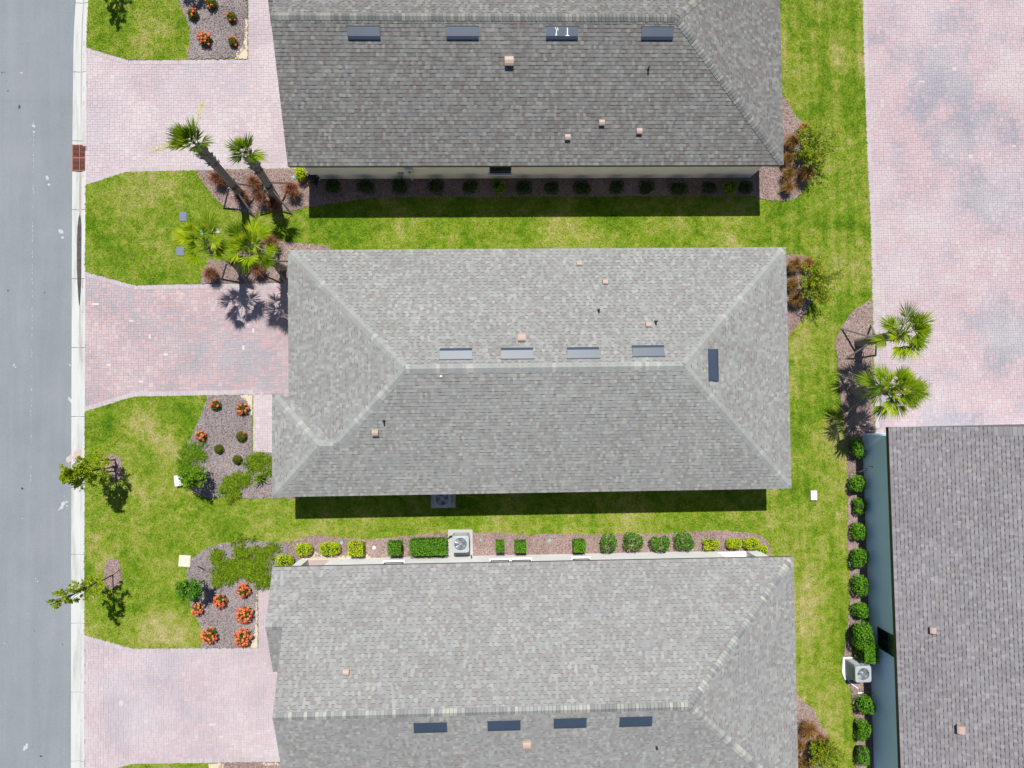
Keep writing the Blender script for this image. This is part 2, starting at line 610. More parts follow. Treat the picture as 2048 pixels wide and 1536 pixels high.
def mulch_mat(name, stops, mixscale=.5):
    t = NT(name)
    f = t.math('ADD', t.math('MULTIPLY', t.tint(), .6), t.math('MULTIPLY', t.noise(mixscale, 4), .4))
    c = t.ramp(f, stops)
    g = t.ramp(t.noise(45, 3, .7), [(0.3, (.6, .6, .6)), (0.7, (1.2, 1.2, 1.2))])
    return t.out(t.mix(1.0, c, g, 'MULTIPLY'), 0.95, 0.1)


MULCH = [(0.1, (.065, .043, .038)), (0.35, (.165, .112, .098)), (0.5, (.25, .178, .158)), (0.68, (.34, .26, .235)), (0.88, (.52, .43, .38))]
MULCH_GREY = [(0.1, (.056, .046, .046)), (0.35, (.15, .122, .118)), (0.5, (.225, .188, .182)), (0.68, (.31, .265, .255)), (0.88, (.50, .45, .43))]
M['mulch'] = mulch_mat('brown_mulch', MULCH)
M['mulch_grey'] = mulch_mat('grey_mulch', MULCH_GREY)

G_ = 1.0
M['leaf_lime'] = leafmat('lime_leaf', [(0.1, (.13, .20, .003)), (0.5, (.26, .34, .006)), (0.9, (.42, .47, .016))])
M['leaf_green'] = leafmat('clipped_green_leaf', [(0.1, (.025, .095, .004)), (0.5, (.060, .175, .007)), (0.9, (.13, .27, .015))])
M['leaf_dark'] = leafmat('dark_glossy_leaf', [(0.1, (.014, .050, .004)), (0.5, (.038, .110, .006)), (0.9, (.09, .19, .012))], .2, .4, .35)
M['leaf_mid'] = leafmat('mid_green_leaf', [(0.1, (.032, .080, .003)), (0.5, (.075, .155, .005)), (0.9, (.165, .26, .012))])
M['leaf_shade'] = leafmat('shade_darkened_leaf', [(0.1, (.014, .024, .010)), (0.5, (.028, .045, .014)), (0.9, (.055, .078, .022))])  # leaf colour darkened to carry the house shade over the wall bed
M['leaf_oak'] = leafmat('yellow_green_leaf', [(0.1, (.085, .130, .002)), (0.5, (.19, .255, .005)), (0.9, (.38, .42, .014))], .55)
M['leaf_ixora'] = leafmat('olive_leaf', [(0.1, (.02, .045, .004)), (0.5, (.055, .085, .006)), (0.9, (.16, .13, .012))])
M['flower'] = leafmat('coral_petal', [(0.1, (.52, .085, .034)), (0.5, (.68, .16, .068)), (0.9, (.80, .32, .15))], .2, .2, gain=1.0)
M['flower_red'] = leafmat('red_petal', [(0.1, (.40, .05, .012)), (0.9, (.55, .10, .02))], .25, .2)
M['redgrass'] = leafmat('maroon_blade', [(0.1, (.045, .014, .009)), (0.5, (.13, .045, .024)), (0.9, (.34, .18, .09))], .25)
M['bronzegrass'] = leafmat('bronze_blade', [(0.1, (.055, .028, .008)), (0.5, (.16, .082, .024)), (0.9, (.38, .23, .08))], .25)
M['leaf_airy'] = leafmat('airy_leaf', [(0.1, (.050, .090, .003)), (0.5, (.135, .190, .006)), (0.9, (.27, .30, .018))], .35)
M['leaf_cover'] = leafmat('ground_cover_leaf', [(0.1, (.030, .062, .003)), (0.5, (.090, .155, .005)), (0.9, (.22, .28, .015))], .3)
M['stem'] = speckle('pale_stem', (.20, .19, .11), .2, 30, .8)
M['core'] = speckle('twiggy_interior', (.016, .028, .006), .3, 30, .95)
M['frond'] = leafmat('palm_frond', [(0.1, (.030, .070, .003)), (0.45, (.085, .145, .005)), (0.75, (.15, .21, .007)), (0.95, (.26, .32, .010))], .40, .3, .4, 1.4)
M['frond_yellow'] = leafmat('yellow_green_frond', [(0.1, (.075, .135, .003)), (0.5, (.17, .25, .006)), (0.95, (.34, .38, .012))], .40, .3, .4, 1.4)
M['frond_dark'] = leafmat('dark_green_frond', [(0.1, (.018, .055, .004)), (0.5, (.045, .105, .006)), (0.95, (.12, .19, .010))], .25, .3, .4, 1.1)
M['boot'] = speckle('dry_frond_stub', (.26, .21, .18), .3, 30, .95)
M['petiole'] = speckle('frond_stalk', (.16, .22, .02), .15, 30, .6)
M['straw'] = leafmat('dry_flower_stalk', [(0.1, (.30, .30, .06)), (0.9, (.50, .47, .16))], .3)

# ---------------------------------------------------------------- house measurements
HE, PT, W2 = 2.837, 0.430, 4.935       # eave height, pitch, half depth
XW, XE, JOG, WE = -8.101, 12.156, 0.658, 2.05
Y_TOP, Y_MID, Y_BOT = 14.593, 1.306, -11.338
CO = 1 / math.hypot(1, PT)
SI = PT * CO
EXPO = 0.143


def course(mb, O, u, v, lim, vmax, rnd, weights, dark=0.22):
    """rows of architectural shingles on one slope; lim(v) gives the run of the row"""
    O, u, v = (np.asarray(x, float) for x in (O, u, v))
    n = np.cross(u, v)
    if n[2] < 0:
        n = -n
    flip = np.dot(np.cross(u, v), n) < 0
    V, T = [], []

    def pt(a, b, h):
        return O + u * a + v * b + n * h
    nrow = int(math.ceil(vmax / EXPO))
    bundle = [[rnd.uniform(.82, 1.22) for _ in range(61)] for _ in range(97)]
    for r in range(nrow):
        v0 = r * EXPO
        v1 = min(v0 + EXPO, vmax)
        a0, b0 = lim(v0 + 1e-5)
        a1, b1 = lim(v1 - 1e-5)
        s = min(a0, a1) - rnd.random() * .2
        end = max(b0, b1)
        high = rnd.random() < .5
        while s < end:
            w = rnd.uniform(.095, .15) if high else rnd.uniform(.08, .16)
            e = s + w
            l0, l1 = max(s, a0), min(e, b0)
            h0, h1 = max(s, a1), min(e, b1)
            if l1 > l0 or h1 > h0:
                if l1 <= l0:
                    l0 = l1 = min(max(l0, h0), h1)
                if h1 <= h0:
                    h0 = h1 = min(max(h0, l0), l1)
                t = rnd.random() ** bundle[int(s / .9 + r * .37) % 97][(r // 3) % 61]
                t = 0.06 + 0.94 * t
                hb = .018 if high else .011
                V.append((pt(l0, v0, hb), pt(l1, v0, hb), pt(h1, v1, .003), pt(h0, v1, .003)))
                T.append(t)
                V.append((pt(l0, v0, -.004), pt(l1, v0, -.004), pt(l1, v0, hb), pt(l0, v0, hb)))
                T.append(t)
                if not high and rnd.random() < dark and r > 0:          # the dark granule band under the tabs
                    q = v0 + .024
                    V.append((pt(l0, v0 - .014, hb + .0085), pt(l1, v0 - .014, hb + .0085), pt(l1, v0 + .006, hb + .0055), pt(l0, v0 + .006, hb + .0055)))
                    T.append(0.0)
            s = e
            high = not high
    A = np.array(V)
    if flip:
        A = A[:, ::-1, :]
    m = len(A)
    mb.add(A.reshape(-1, 3), np.arange(m * 4).reshape(m, 4), np.array(T))


def caps(mb, p0, p1, n1, n2, rnd, wid=.15, step=.14, lift=.022, rise=.017):
    """overlapping cap shingles along a hip or ridge from low p0 to high p1"""
    p0, p1 = np.asarray(p0, float), np.asarray(p1, float)
    L = np.linalg.norm(p1 - p0)
    d = (p1 - p0) / L
    s1 = np.cross(n1, d)
    s2 = np.cross(n2, d)
    if s1[2] > 0:
        s1 = -s1
    if s2[2] > 0:
        s2 = -s2
    if np.dot(s1[:2], s2[:2]) > 0:
        s2 = s2 - 2 * np.dot(s2[:2], s1[:2]) * np.r_[s1[:2], 0] / max(1e-6, np.dot(s1[:2], s1[:2]))
    s1 /= np.linalg.norm(s1)
    s2 /= np.linalg.norm(s2)
    up = np.array([0, 0, 1.0])
    m = int(L / step)
    for i in range(m):
        a = p0 + d * (i * step)
        b = p0 + d * min(L, (i + 1) * step + (.01 if rise < .01 else -.013))
        w = wid * rnd.uniform(.95, 1.05)
        t = .04 + .96 * rnd.random()
        la, lb = up * (lift + rise), up * lift
        A0, A1, A2 = a + s1 * w + la, a + la + up * .010, a + s2 * w + la
        B0, B1, B2 = b + s1 * w + lb, b + lb + up * .010, b + s2 * w + lb
        z = up * .02
        mb.add([A0, A1, A2, B0, B1, B2, A0 - z, A1 - z, A2 - z, B0 - z, B2 - z],
               [[0, 1, 4, 3], [1, 2, 5, 4], [6, 7, 1, 0], [7, 8, 2, 1], [6, 0, 3, 9], [2, 8, 10, 5]], t)
        if rise >= .01:                                   # a dark strip showing between two caps
            c = p0 + d * min(L, (i + 1) * step + .004)
            lc = up * (lift - .002)
            mb.add([b + s1 * w + lc, b + lc + up * .010, b + s2 * w + lc, c + s1 * w + lc, c + lc + up * .010, c + s2 * w + lc], [[0, 1, 4, 3], [1, 2, 5, 4]], 0.0)


def vent_long(parent, loc, ang, pitch_dir, name='ridge_vent', label=None, marks=False):
    """a low metal slant-back vent, 1.22 m long, lying on a slope; local y points down the slope"""
    Mx = Matrix.Rotation(ang, 3, 'Z') @ Matrix.Rotation(-math.atan(PT), 3, 'X')
    Mn = np.array(Mx)
    mb = MB()
    L, D, h = .61, .50, .075

    def P(x, y, z):
        return Mn @ np.array([x, y, z]) + np.array(loc)
    b = .018
    # top slopes up from the uphill edge to a crest, then the front face drops
    c0, c1, f0 = -D / 2, .075, .20
    pr = [(c0, b), (c1, h), (f0 - .012, .052), (f0, .040)]
    for (y0, z0), (y1, z1) in zip(pr[:-1], pr[1:]):
        mb.quad(P(-L, y0, z0), P(-L, y1, z1), P(L, y1, z1), P(L, y0, z0))
    for s in (-1, 1):
        mb.poly([P(s * L, y, z) for y, z in pr] + [P(s * L, f0 - .07, 0), P(s * L, c0, 0)])
    for y0, y1 in ((c0 - .03, c0), ):
        mb.quad(P(-L - .02, y0, .021), P(-L - .02, y1, .021), P(L + .02, y1, .021), P(L + .02, y0, .021))
    mb.quad(P(-L, f0, .040), P(-L, f0 - .07, .005), P(L, f0 - .07, .005), P(L, f0, .040))
    o = mb.build(name, M['vent_blue'], parent)
    if label:
        o['label'] = label
    if marks:
        return o, P, c0, c1, h, b
    return o


def vent_box(parent, loc, ang, s=.26, name='box_vent'):
    """hooded tan exhaust vent with its mouth turned down the slope"""
    Mn = np.array(Matrix.Rotation(ang, 3, 'Z') @ Matrix.Rotation(-math.atan(PT), 3, 'X'))
    mb = MB()

    def P(x, y, z):
        return Mn @ np.array([x, y, z]) + np.array(loc)
    w = s / 2
    prof = [(-w, 0.0), (-w, s * .25), (-w * .75, s * .48), (-w * .2, s * .60), (w * .5, s * .60), (w, s * .50)]
    for (y0, z0), (y1, z1) in zip(prof[:-1], prof[1:]):
        mb.quad(P(-w, y0, z0), P(-w, y1, z1), P(w, y1, z1), P(w, y0, z0))
    for q in (-1, 1):
        mb.poly([P(q * w, y, z) for y, z in prof] + [P(q * w, w * .8, 0)])
    mb.quad(P(-w, w, s * .5), P(-w, w * .8, s * .12), P(w, w * .8, s * .12), P(w, w, s * .5))
    fl = s * .68
    mb.quad(P(-fl, -fl, .020), P(fl, -fl, .020), P(fl, w * .7, .022), P(-fl, w * .7, .022)) if False else None
    return mb.build(name, M['vent_tan'], parent)


def pipe(parent, loc, r=.035, h=.28, mat='pipe_dark'):
    mb = MB()
    x, y, z = loc
    mb.tube([(x, y, z - .02), (x, y, z + .04), (x, y, z + .05), (x, y, z + h)], [r * 2.0, r * 1.5, r, r], 10)
    return mb.build('vent_pipe', M[mat], parent)


def on_roof(px, py, plane):
    """the point of a roof plane (O, n) that the photograph shows at a pixel"""
    O, n = plane
    d = _M @ np.array([(px - 1024) / F_PX, -(py - 768) / F_PX, -1.0])
    c = np.array([0, 0, CAM_H])
    t = np.dot(O - c, n) / np.dot(d, n)
    return c + t * d


def rake(mb, pts, th=.17):
    for a, b in zip(pts[:-1], pts[1:]):
        a, b = np.array(a, float), np.array(b, float)
        d = np.array([0, 0, th])
        mb.quad(a - d, b - d, b - [0, 0, .005], a - [0, 0, .005])


def window(parent, c, w, h, axis, face, sill=True, mat='glass', frame='frame_dark'):
    """window in a wall; axis 'x' runs along x, face = +1/-1 side the glass looks to"""
    def P(a, d, z):
        return (c[0] + a, c[1] + d * face, c[2] + z) if axis == 'x' else (c[0] + d * face, c[1] + a, c[2] + z)

    def bx(mb, a0, a1, d0, d1, z0, z1):
        p, q = np.array(P(a0, d0, z0)), np.array(P(a1, d1, z1))
        mb.box((p + q) / 2, np.abs(q - p))
    fr = MB()
    for a0, a1, z0, z1 in ((-w / 2, -w / 2 + .05, 0, h), (w / 2 - .05, w / 2, 0, h), (-w / 2 + .05, w / 2 - .05, 0, .05), (-w / 2 + .05, w / 2 - .05, h - .05, h), (-w / 2 + .05, w / 2 - .05, h * .55 - .02, h * .55 + .02)):
        bx(fr, a0, a1, .002, .030, z0, z1)
    win = fr.build('window', M[frame], parent)
    g = MB()
    bx(g, -w / 2 + .05, w / 2 - .05, .004, .014, .05, h * .55 - .02)
    bx(g, -w / 2 + .05, w / 2 - .05, .004, .014, h * .55 + .02, h - .05)
    g.build('pane', M['glass'], win)
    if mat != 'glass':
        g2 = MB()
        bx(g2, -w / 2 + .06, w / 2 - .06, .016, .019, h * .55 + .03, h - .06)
        g2.build('painted_reflection', M[mat], win)
    if sill:
        s = MB()
        bx(s, -w / 2 - .06, w / 2 + .06, .0, .11, -.09, -.002)
        s.build('sill', M['trim_white'], win)
    return win


def build_house(name, label, yc, hip_west, ext, roof_mat, cap_mat, seed):
    """long house, ridge along x; ext=+1/-1: the side (north/south) of the small entry projection"""
    rnd = random.Random(seed)
    root = thing(name, label, 'house', ((XW + XE) / 2, yc, 0))
    inv = -np.array([(XW + XE) / 2, yc, 0])
    HR = HE + W2 * PT
    vmax = W2 / CO
    mb = MB()

    def west(d, side):
        if side != ext:
            return XW + d if hip_west else XW
        if d < WE:
            return XW - JOG + d if hip_west else XW - JOG
        return XW + d if hip_west else XW
    planes = {}
    for side in (-1, 1):
        O = np.array([0, yc + side * W2, HE])
        v = np.array([0, -side * CO, SI])
        course(mb, O + inv, (1, 0, 0), v, lambda q, s=side: (west(q * CO, s), XE - q * CO), vmax, rnd, None, .85 if side > 0 else .3)
        n = np.array([0, side * SI, CO])
        planes['n' if side > 0 else 's'] = (O, n)
    O = np.array([XE, yc, HE])
    planes['e'] = (O, np.array([SI, 0, CO]))
    course(mb, O + inv, (0, 1, 0), (-CO, 0, SI), lambda q: (-W2 + q * CO, W2 - q * CO), vmax, rnd, None, .35)
    yx = yc + ext * (W2 - WE)                       # ridge line of the projection
    yv = yc + ext * (W2 - 2 * WE)                   # its inner eave
    if hip_west:
        O = np.array([XW, yc, HE])

        def lw(q):
            d = q * CO
            a, b = -W2 + d, W2 - d
            if d < WE:
                if ext < 0:
                    a = (-W2 + 2 * WE) - d
                else:
                    b = (W2 - 2 * WE) + d
            return a, b
        course(mb, O + inv, (0, 1, 0), (CO, 0, SI), lw, vmax, rnd, None, .35)
        planes['w'] = (O, np.array([-SI, 0, CO]))
        O = np.array([XW - JOG, yx, HE])
        course(mb, O + inv, (0, 1, 0), (CO, 0, SI), lambda q: (-WE + q * CO, WE - q * CO), WE / CO, rnd, None)
        O = np.array([0, yv, HE])
        course(mb, O + inv, (1, 0, 0), (0, ext * CO, SI), lambda q: (XW - JOG + q * CO, XW + q * CO), WE / CO, rnd, None)
    else:
        O = np.array([0, yv, HE])
        course(mb, O + inv, (1, 0, 0), (0, ext * CO, SI), lambda q: (XW - JOG, XW + .05), WE / CO, rnd, None)
    # deck just under the shingles
    dz = np.array([0, 0, -.012])
    HX = HE + WE * PT

    def D(*pts):
        mb.poly([np.array(p, float) + inv + dz for p in pts], .3)
    wn, ws = west(0, 1), west(0, -1)
    xa = XW + W2 if hip_west else XW
    for side in (-1, 1):
        w0 = XW if side != ext else XW - JOG
        if side == ext:
            p = [(XE, yc + side * W2, HE), (XE - W2, yc, HR), (xa, yc, HR)]
            p += [(XW + WE, yx, HX), (XW - JOG + WE, yx, HX)] if hip_west else [(XW, yx, HX), (XW - JOG, yx, HX)]
            p += [(XW - JOG, yc + side * W2, HE)]
        else:
            p = [(XE, yc + side * W2, HE), (XE - W2, yc, HR), (xa, yc, HR), (XW, yc + side * W2, HE)]
        D(*p)
    D((XE, yc - W2, HE), (XE, yc + W2, HE), (XE - W2, yc, HR))
    if hip_west:
        D((XW, yc - ext * W2, HE), (XW, yv, HE), (XW + WE, yx, HX), (XW + W2, yc, HR))
        D((XW - JOG, yv, HE), (XW - JOG, yc + ext * W2, HE), (XW - JOG + WE, yx, HX))
        D((XW - JOG, yv, HE), (XW, yv, HE), (XW + WE, yx, HX), (XW - JOG + WE, yx, HX))
    else:
        D((XW - JOG, yv, HE), (XW, yv, HE), (XW, yx, HX), (XW - JOG, yx, HX))
    roof = mb.build('roof', M[roof_mat], root)

    # caps
    nS, nN = np.array([0, -SI, CO]), np.array([0, SI, CO])
    nE, nW = np.array([SI, 0, CO]), np.array([-SI, 0, CO])

    def cap(p0, p1, a, b):
        q0, q1 = np.array(p0, float), np.array(p1, float)
        hip = abs(q1[2] - q0[2]) > .1
        if hip:
            q0 = q0 + (q1 - q0) / np.linalg.norm(q1 - q0) * .17
        cb = MB()
        worn = cap_mat == 'cap_worn'
        caps(cb, q0 + inv, q1 + inv, a, b, rnd, .175 if worn else .155, lift=.012 if worn else .020, rise=.006 if worn else .020)
        cb.build('hip_cap' if hip else 'ridge_cap', M[cap_mat], roof)
    cap((XE, yc - W2, HE), (XE - W2, yc, HR), nS, nE)
    cap((XE, yc + W2, HE), (XE - W2, yc, HR), nN, nE)
    cap((xa, yc, HR), (XE - W2, yc, HR), nN, nS)
    if hip_west:
        nx, nin = (nN, nS) if ext > 0 else (nS, nN)
        cap((XW, yc - ext * W2, HE), (XW + W2, yc, HR), nin, nW)
        cap((XW + WE, yx, HX), (XW + W2, yc, HR), nx, nW)
        cap((XW - JOG, yc + ext * W2, HE), (XW - JOG + WE, yx, HX), nx, nW)
        cap((XW - JOG, yv, HE), (XW - JOG + WE, yx, HX), nin, nW)
        cap((XW - JOG + WE, yx, HX), (XW + WE, yx, HX), nN, nS)
    else:
        cap((XW - JOG, yx, HX), (XW + .05, yx, HX), nN, nS)

    # fascia, rakes and soffit
    fb = MB()
    o = .012
    yo, yi = yc + ext * W2, yc - ext * W2

    def fb_line(x0, y0, x1, y1):
        a = np.array([x0, y0, 0]) + inv
        b = np.array([x1, y1, 0]) + inv
        L = np.hypot(*(b - a)[:2])
        fb.box(np.array([(a[0] + b[0]) / 2, (a[1] + b[1]) / 2, HE - .115]), (L, .022, .19), math.atan2(b[1] - a[1], b[0] - a[0]))
    fb_line(XW - JOG + .02, yo - ext * .02, XE - .02, yo - ext * .02)
    fb_line(XW + .02, yi + ext * .02, XE - .02, yi + ext * .02)
    fb_line(XE - .02, yc - W2 + .033, XE - .02, yc + W2 - .033)
    if hip_west:
        fb_line(XW + .02, yi + ext * .033, XW + .02, yv)
        fb_line(XW - JOG + .02, yv + ext * .033, XW - JOG + .02, yo - ext * .033)
        fb_line(XW - JOG + .033, yv + ext * .02, XW + .02, yv + ext * .02)
    else:
        def R3(x, y, z):
            return np.array([x, y, z]) + inv
        rake(fb, [R3(XW - .004, yi, HE), R3(XW - .004, yc, HR), R3(XW - .004, yx, HX)])
        rake(fb, [R3(XW - JOG - .004, yo, HE), R3(XW - JOG - .004, yx, HX), R3(XW - JOG - .004, yv, HE)])
    fb.build('fascia', M['fascia'], root)
    sb = MB()
    out = [(XE - .03, yc - W2 + .03), (XE - .03, yc + W2 - .03)]
    pl = [(XW + .03, yi + ext * .03), (XW + .03, yv + ext * .03), (XW - JOG + .03, yv + ext * .03), (XW - JOG + .03, yo - ext * .03)]
    pts = ([(XE - .03, yo - ext * .03), (XE - .03, yi + ext * .03)] + pl)
    sb.prism([(x + inv[0], y + inv[1]) for x, y in pts], HE - .165, HE - .15, bottom=True)
    sb.build('soffit', M['soffit'], root)
    return root, roof, planes, inv, rnd


def walls(root, poly, mat, z1=HE - .15):
    mb = MB()
    mb.prism(poly, -.05, z1)
    return mb.build('wall', M[mat], root)


# ================================================================ houses
OV = .40
# ---- the upper house: gable to the street, hip to the garden
root, roof, pl, inv, rnd = build_house('upper_house', 'grey-roofed beige bungalow at the top with a shaded wall, meter and dark window', Y_TOP, False, 1, 'shingle_warm', 'cap_dark', 3)
H_TOP = root
y0, y1 = Y_TOP - W2 + OV, Y_TOP + W2 - OV
yvi = Y_TOP + (W2 - 2 * WE) + .3
wp = [(XW + .3, y0), (XE - .33, y0), (XE - .33, y1), (XW - JOG + .3, y1), (XW - JOG + .3, yvi), (XW + .3, yvi)]
walls(root, [(x + inv[0], y + inv[1]) for x, y in wp], 'wall_beige')
gb = MB()
HR = HE + W2 * PT


def gable(gb, x, y0, y1, zr, ym, th=.1):
    z0 = HE - .16
    for a, b in (((x, y0), (x, y1)),):
        gb.poly([np.array([x, y0, z0]), np.array([x, ym, zr]), np.array([x, y1, z0])])


gable(gb, XW + .3 + inv[0], -W2 + .1, W2 - .1, HR - .1 - HE + HE, 0)
gb.build('gable_wall', M['wall_beige'], root)
window(root, (0.50 + inv[0], y0 + inv[1], .80), .93, 1.25, 'x', -1, sill=True)
# electric meter on the shaded wall
mt = MB()
mt.box((-3.40 + inv[0], y0 - .06 + inv[1], 1.25), (.30, .12, .62))
m_ob = mt.build('electric_meter', M['meter_grey'], root)
mm = MB()
mm.lathe((0, 0, 0), [(.075, 0), (.075, .06), (.055, .085), (0.001, .095)], 16)
dome = mm.build('meter_dial', M['ac_grey'], m_ob)
dome.rotation_euler = (math.pi / 2, 0, 0)
dome.location = (-3.38 + inv[0], y0 - .12 + inv[1], 1.30)
mt = MB()
mt.tube([(-3.42 + inv[0], y0 - .06 + inv[1], .94), (-3.42 + inv[0], y0 - .06 + inv[1], -.02)], .035, 8)
mt.tube([(-3.30 + inv[0], y0 - .05 + inv[1], .94), (-3.30 + inv[0], y0 - .05 + inv[1], .35)], .022, 8)
mt.build('conduit', M['trim_white'], m_ob)
mt = MB()
mt.box((-3.83 + inv[0], y0 - .05 + inv[1], .80), (.24, .10, .22))
mt.tube([(-3.83 + inv[0], y0 - .05 + inv[1], .69), (-3.83 + inv[0], y0 - .05 + inv[1], .0)], .03, 8)
mt.build('utility_box', M['ac_grey'], root)


def slope_ang(side):
    # local +y of a vent points down the slope
    return {'s': math.pi, 'n': 0.0, 'e': -math.pi / 2, 'w': math.pi / 2}[side]


def add_vents(roof, inv, planes, longs, boxes, pipes):
    for px, py, side in longs:
        p = on_roof(px, py, planes[side])
        vent_long(roof, p + inv + planes[side][1] * .018, slope_ang(side), None)
    for px, py, side, s in boxes:
        p = on_roof(px, py, planes[side])
        vent_box(roof, p + inv + planes[side][1] * .012, slope_ang(side), s)
    for px, py, side, r, h, m in pipes:
        p = on_roof(px, py, planes[side])
        pipe(roof, p + inv, r, h, m)


add_vents(roof, inv, pl, [(728, 68, 's'), (925, 68, 's'), (1314, 69, 's')],
          [(1018, 122, 's', .34), (1203, 245, 's', .22), (1135, 274, 's', .22), (1278, 262, 's', .22)], [(1296, 139, 's', .03, .3, 'pipe_dark')])
p = on_roof(1124, 68, pl['s'])
vo, P, c0, c1, vh, vb = vent_long(roof, p + inv + pl['s'][1] * .018, slope_ang('s'), None, label='blue-black roof vent with two white painted marks', marks=True)


def vent_mark(strokes):
    mb = MB()
    for (xa, ta), (xb, tb), w in strokes:
        def S(x, t, dx):
            return P(x + dx, c0 + (c1 - c0) * t, vb + (vh - vb) * t + .004)
        mb.quad(S(xa, ta, -w), S(xa, ta, w), S(xb, tb, w), S(xb, tb, -w))
    return mb


# local x runs towards -x of the picture on a south slope
def bar(mk, xa, xb, ta, tb):
    mk.quad(*[P(x, c0 + (c1 - c0) * t, vb + (vh - vb) * t + .0045) for x, t in ((xa, ta), (xb, ta), (xb, tb), (xa, tb))])


mk = vent_mark([((-.20, .95), (-.20, .12), .018), ((-.20, .14), (-.135, .12), .012)])
bar(mk, -.27, -.13, .90, .99)
mk.build('painted_mark', M['trim_white'], roof)
mk = vent_mark([((.235, .92), (.215, .40), .014), ((.215, .42), (.275, .05), .010), ((.215, .42), (.165, .14), .010), ((.165, .16), (.205, .05), .010), ((.155, .40), (.165, .14), .008)])
bar(mk, .20, .255, .80, .95)
# sub-parts go no deeper: the painted marks belong to the roof's children
mk.build('painted_mark', M['trim_white'], roof)

# ---- the middle house: hips at both ends
root, roof, pl, inv, rnd = build_house('middle_house', 'middle bungalow whose grey roof is hipped at both ends with pale ridge caps', Y_MID, True, -1, 'shingle', 'cap_worn', 5)
y0, y1 = Y_MID - W2 + OV, Y_MID + W2 - OV
yvi = Y_MID - (W2 - 2 * WE) - .35
wp = [(XW + .4, y1), (XE - .4, y1), (XE - .4, y0), (XW - JOG + .4, y0), (XW - JOG + .4, yvi), (XW + .4, yvi)]
walls(root, [(x + inv[0], y + inv[1]) for x, y in wp], 'wall_beige')
window(root, (3.0 + inv[0], y0 + inv[1], .8), 1.0, 1.3, 'x', -1)
window(root, (-4.0 + inv[0], y1 + inv[1], .8), 1.0, 1.3, 'x', 1)
add_vents(roof, inv, pl, [(912, 707, 'n'), (1034, 706, 'n'), (1166, 705, 'n'), (1296, 701, 'n'), (1427, 730, 'e')],
          [(1158, 529, 'n', .20), (1210, 566, 'n', .20), (1043, 678, 'n', .30), (1296, 651, 'n', .20), (751, 864, 's', .24)],
          [(1197, 621, 'n', .035, .25, 'pipe_dark'), (1311, 644, 'n', .035, .3, 'pipe_dark'), (768, 842, 's', .035, .3, 'pipe_dark'), (882, 753, 's', .03, .08, 'pvc')])

# ---- the lower house: gable to the street, porch and lanai openings in its sunlit wall
root, roof, pl, inv, rnd = build_house('lower_house', 'grey-roofed bungalow at the bottom with a sunlit pale wall behind the clipped shrubs', Y_BOT, False, 1, 'shingle_rosy', 'cap', 9)
OVB = .33
y1 = Y_BOT + W2 - OVB
y0 = Y_BOT - W2 + OVB
yvi = Y_BOT + (W2 - 2 * WE) + .3
xl = XW - JOG + .3
wb = MB()
TH = .20


def wbox(x0, x1, ya, yb, z0=-.05, z1=HE - .165):
    wb.box(((x0 + x1) / 2 + inv[0], (ya + yb) / 2 + inv[1], (z0 + z1) / 2), (x1 - x0, yb - ya, z1 - z0))


PX0, PX1, LX0, LX1 = -8.09, -7.12, 9.93, 11.27
wbox(xl, PX0, y1 - .34, y1)                       # porch pier
wbox(PX1, LX0, y1 - TH, y1)                       # long wall
wbox(LX1, XE - .33, y1 - .5, y1)                  # lanai pier
wbox(PX0, PX1, y1 - TH + .002, y1 - .002, 2.25)   # headers over the openings
wbox(LX0, LX1, y1 - TH + .002, y1 - .002, 2.25)
wbox(PX1, PX1 + TH, y1 - 2.6, y1 - TH - .002)     # porch return wall
wbox(LX0 - TH, LX0, y1 - 2.8, y1 - TH - .002)
wbox(XW + .3, PX1 + .1, y1 - 2.8, y1 - 2.602)
wbox(LX0 + .002, XE - .4, y1 - 3.0, y1 - 2.802)
wbox(XE - .33 - TH, XE - .33, y0 + TH + .002, y1 - 2.6)
wbox(XW + .3, XE - .33, y0, y0 + TH)
wbox(XW + .3, XW + .3 + TH, y0 + TH + .002, y1 - 2.802)
wb.build('wall', M['wall_white'], root)
fl = MB()
fl.box(((xl + PX1) / 2 + inv[0], y1 - 1.3 + inv[1], .03), (PX1 - xl - .02, 2.5, .10))
fl.build('porch_floor', M['porch_floor'], root)
fl = MB()
fl.box(((LX0 + XE - .35) / 2 + inv[0], y1 - 1.4 + inv[1], .03), (XE - .37 - LX0, 2.75, .10))
fl.build('lanai_floor', M['lanai_floor'], root)
gb = MB()
gable(gb, XW + .31 + inv[0], -W2 + .1, W2 - .1, HR - .1, 0)
gb.build('gable_wall', M['wall_white'], root)
for xa, xb in ((-4.68, -3.76), (-.17, .72), (.74, 1.64), (3.34, 4.15)):
    window(root, ((xa + xb) / 2 + inv[0], y1 + inv[1], 1.05), xb - xa - .10, 1.1, 'x', 1)
hb = MB()
hb.tube([(-.95 + inv[0], y1 + .002 + inv[1], .55), (-.95 + inv[0], y1 + .10 + inv[1], .55), (-.95 + inv[0], y1 + .12 + inv[1], .48)], .025, 8)
hb.build('hose_tap', M['pipe_dark'], root)
add_vents(roof, inv, pl, [(861, 1455, 's'), (1008, 1451, 's'), (1140, 1446, 's'), (1271, 1443, 's')],
          [(1053, 1487, 's', .30), (693, 1345, 'n', .22)], [(723, 1350, 'n', .035, .12, 'pipe_grey'), (789, 1345, 'n', .03, .12, 'pipe_grey'), (1313, 1494, 's', .03, .2, 'pipe_dark')])

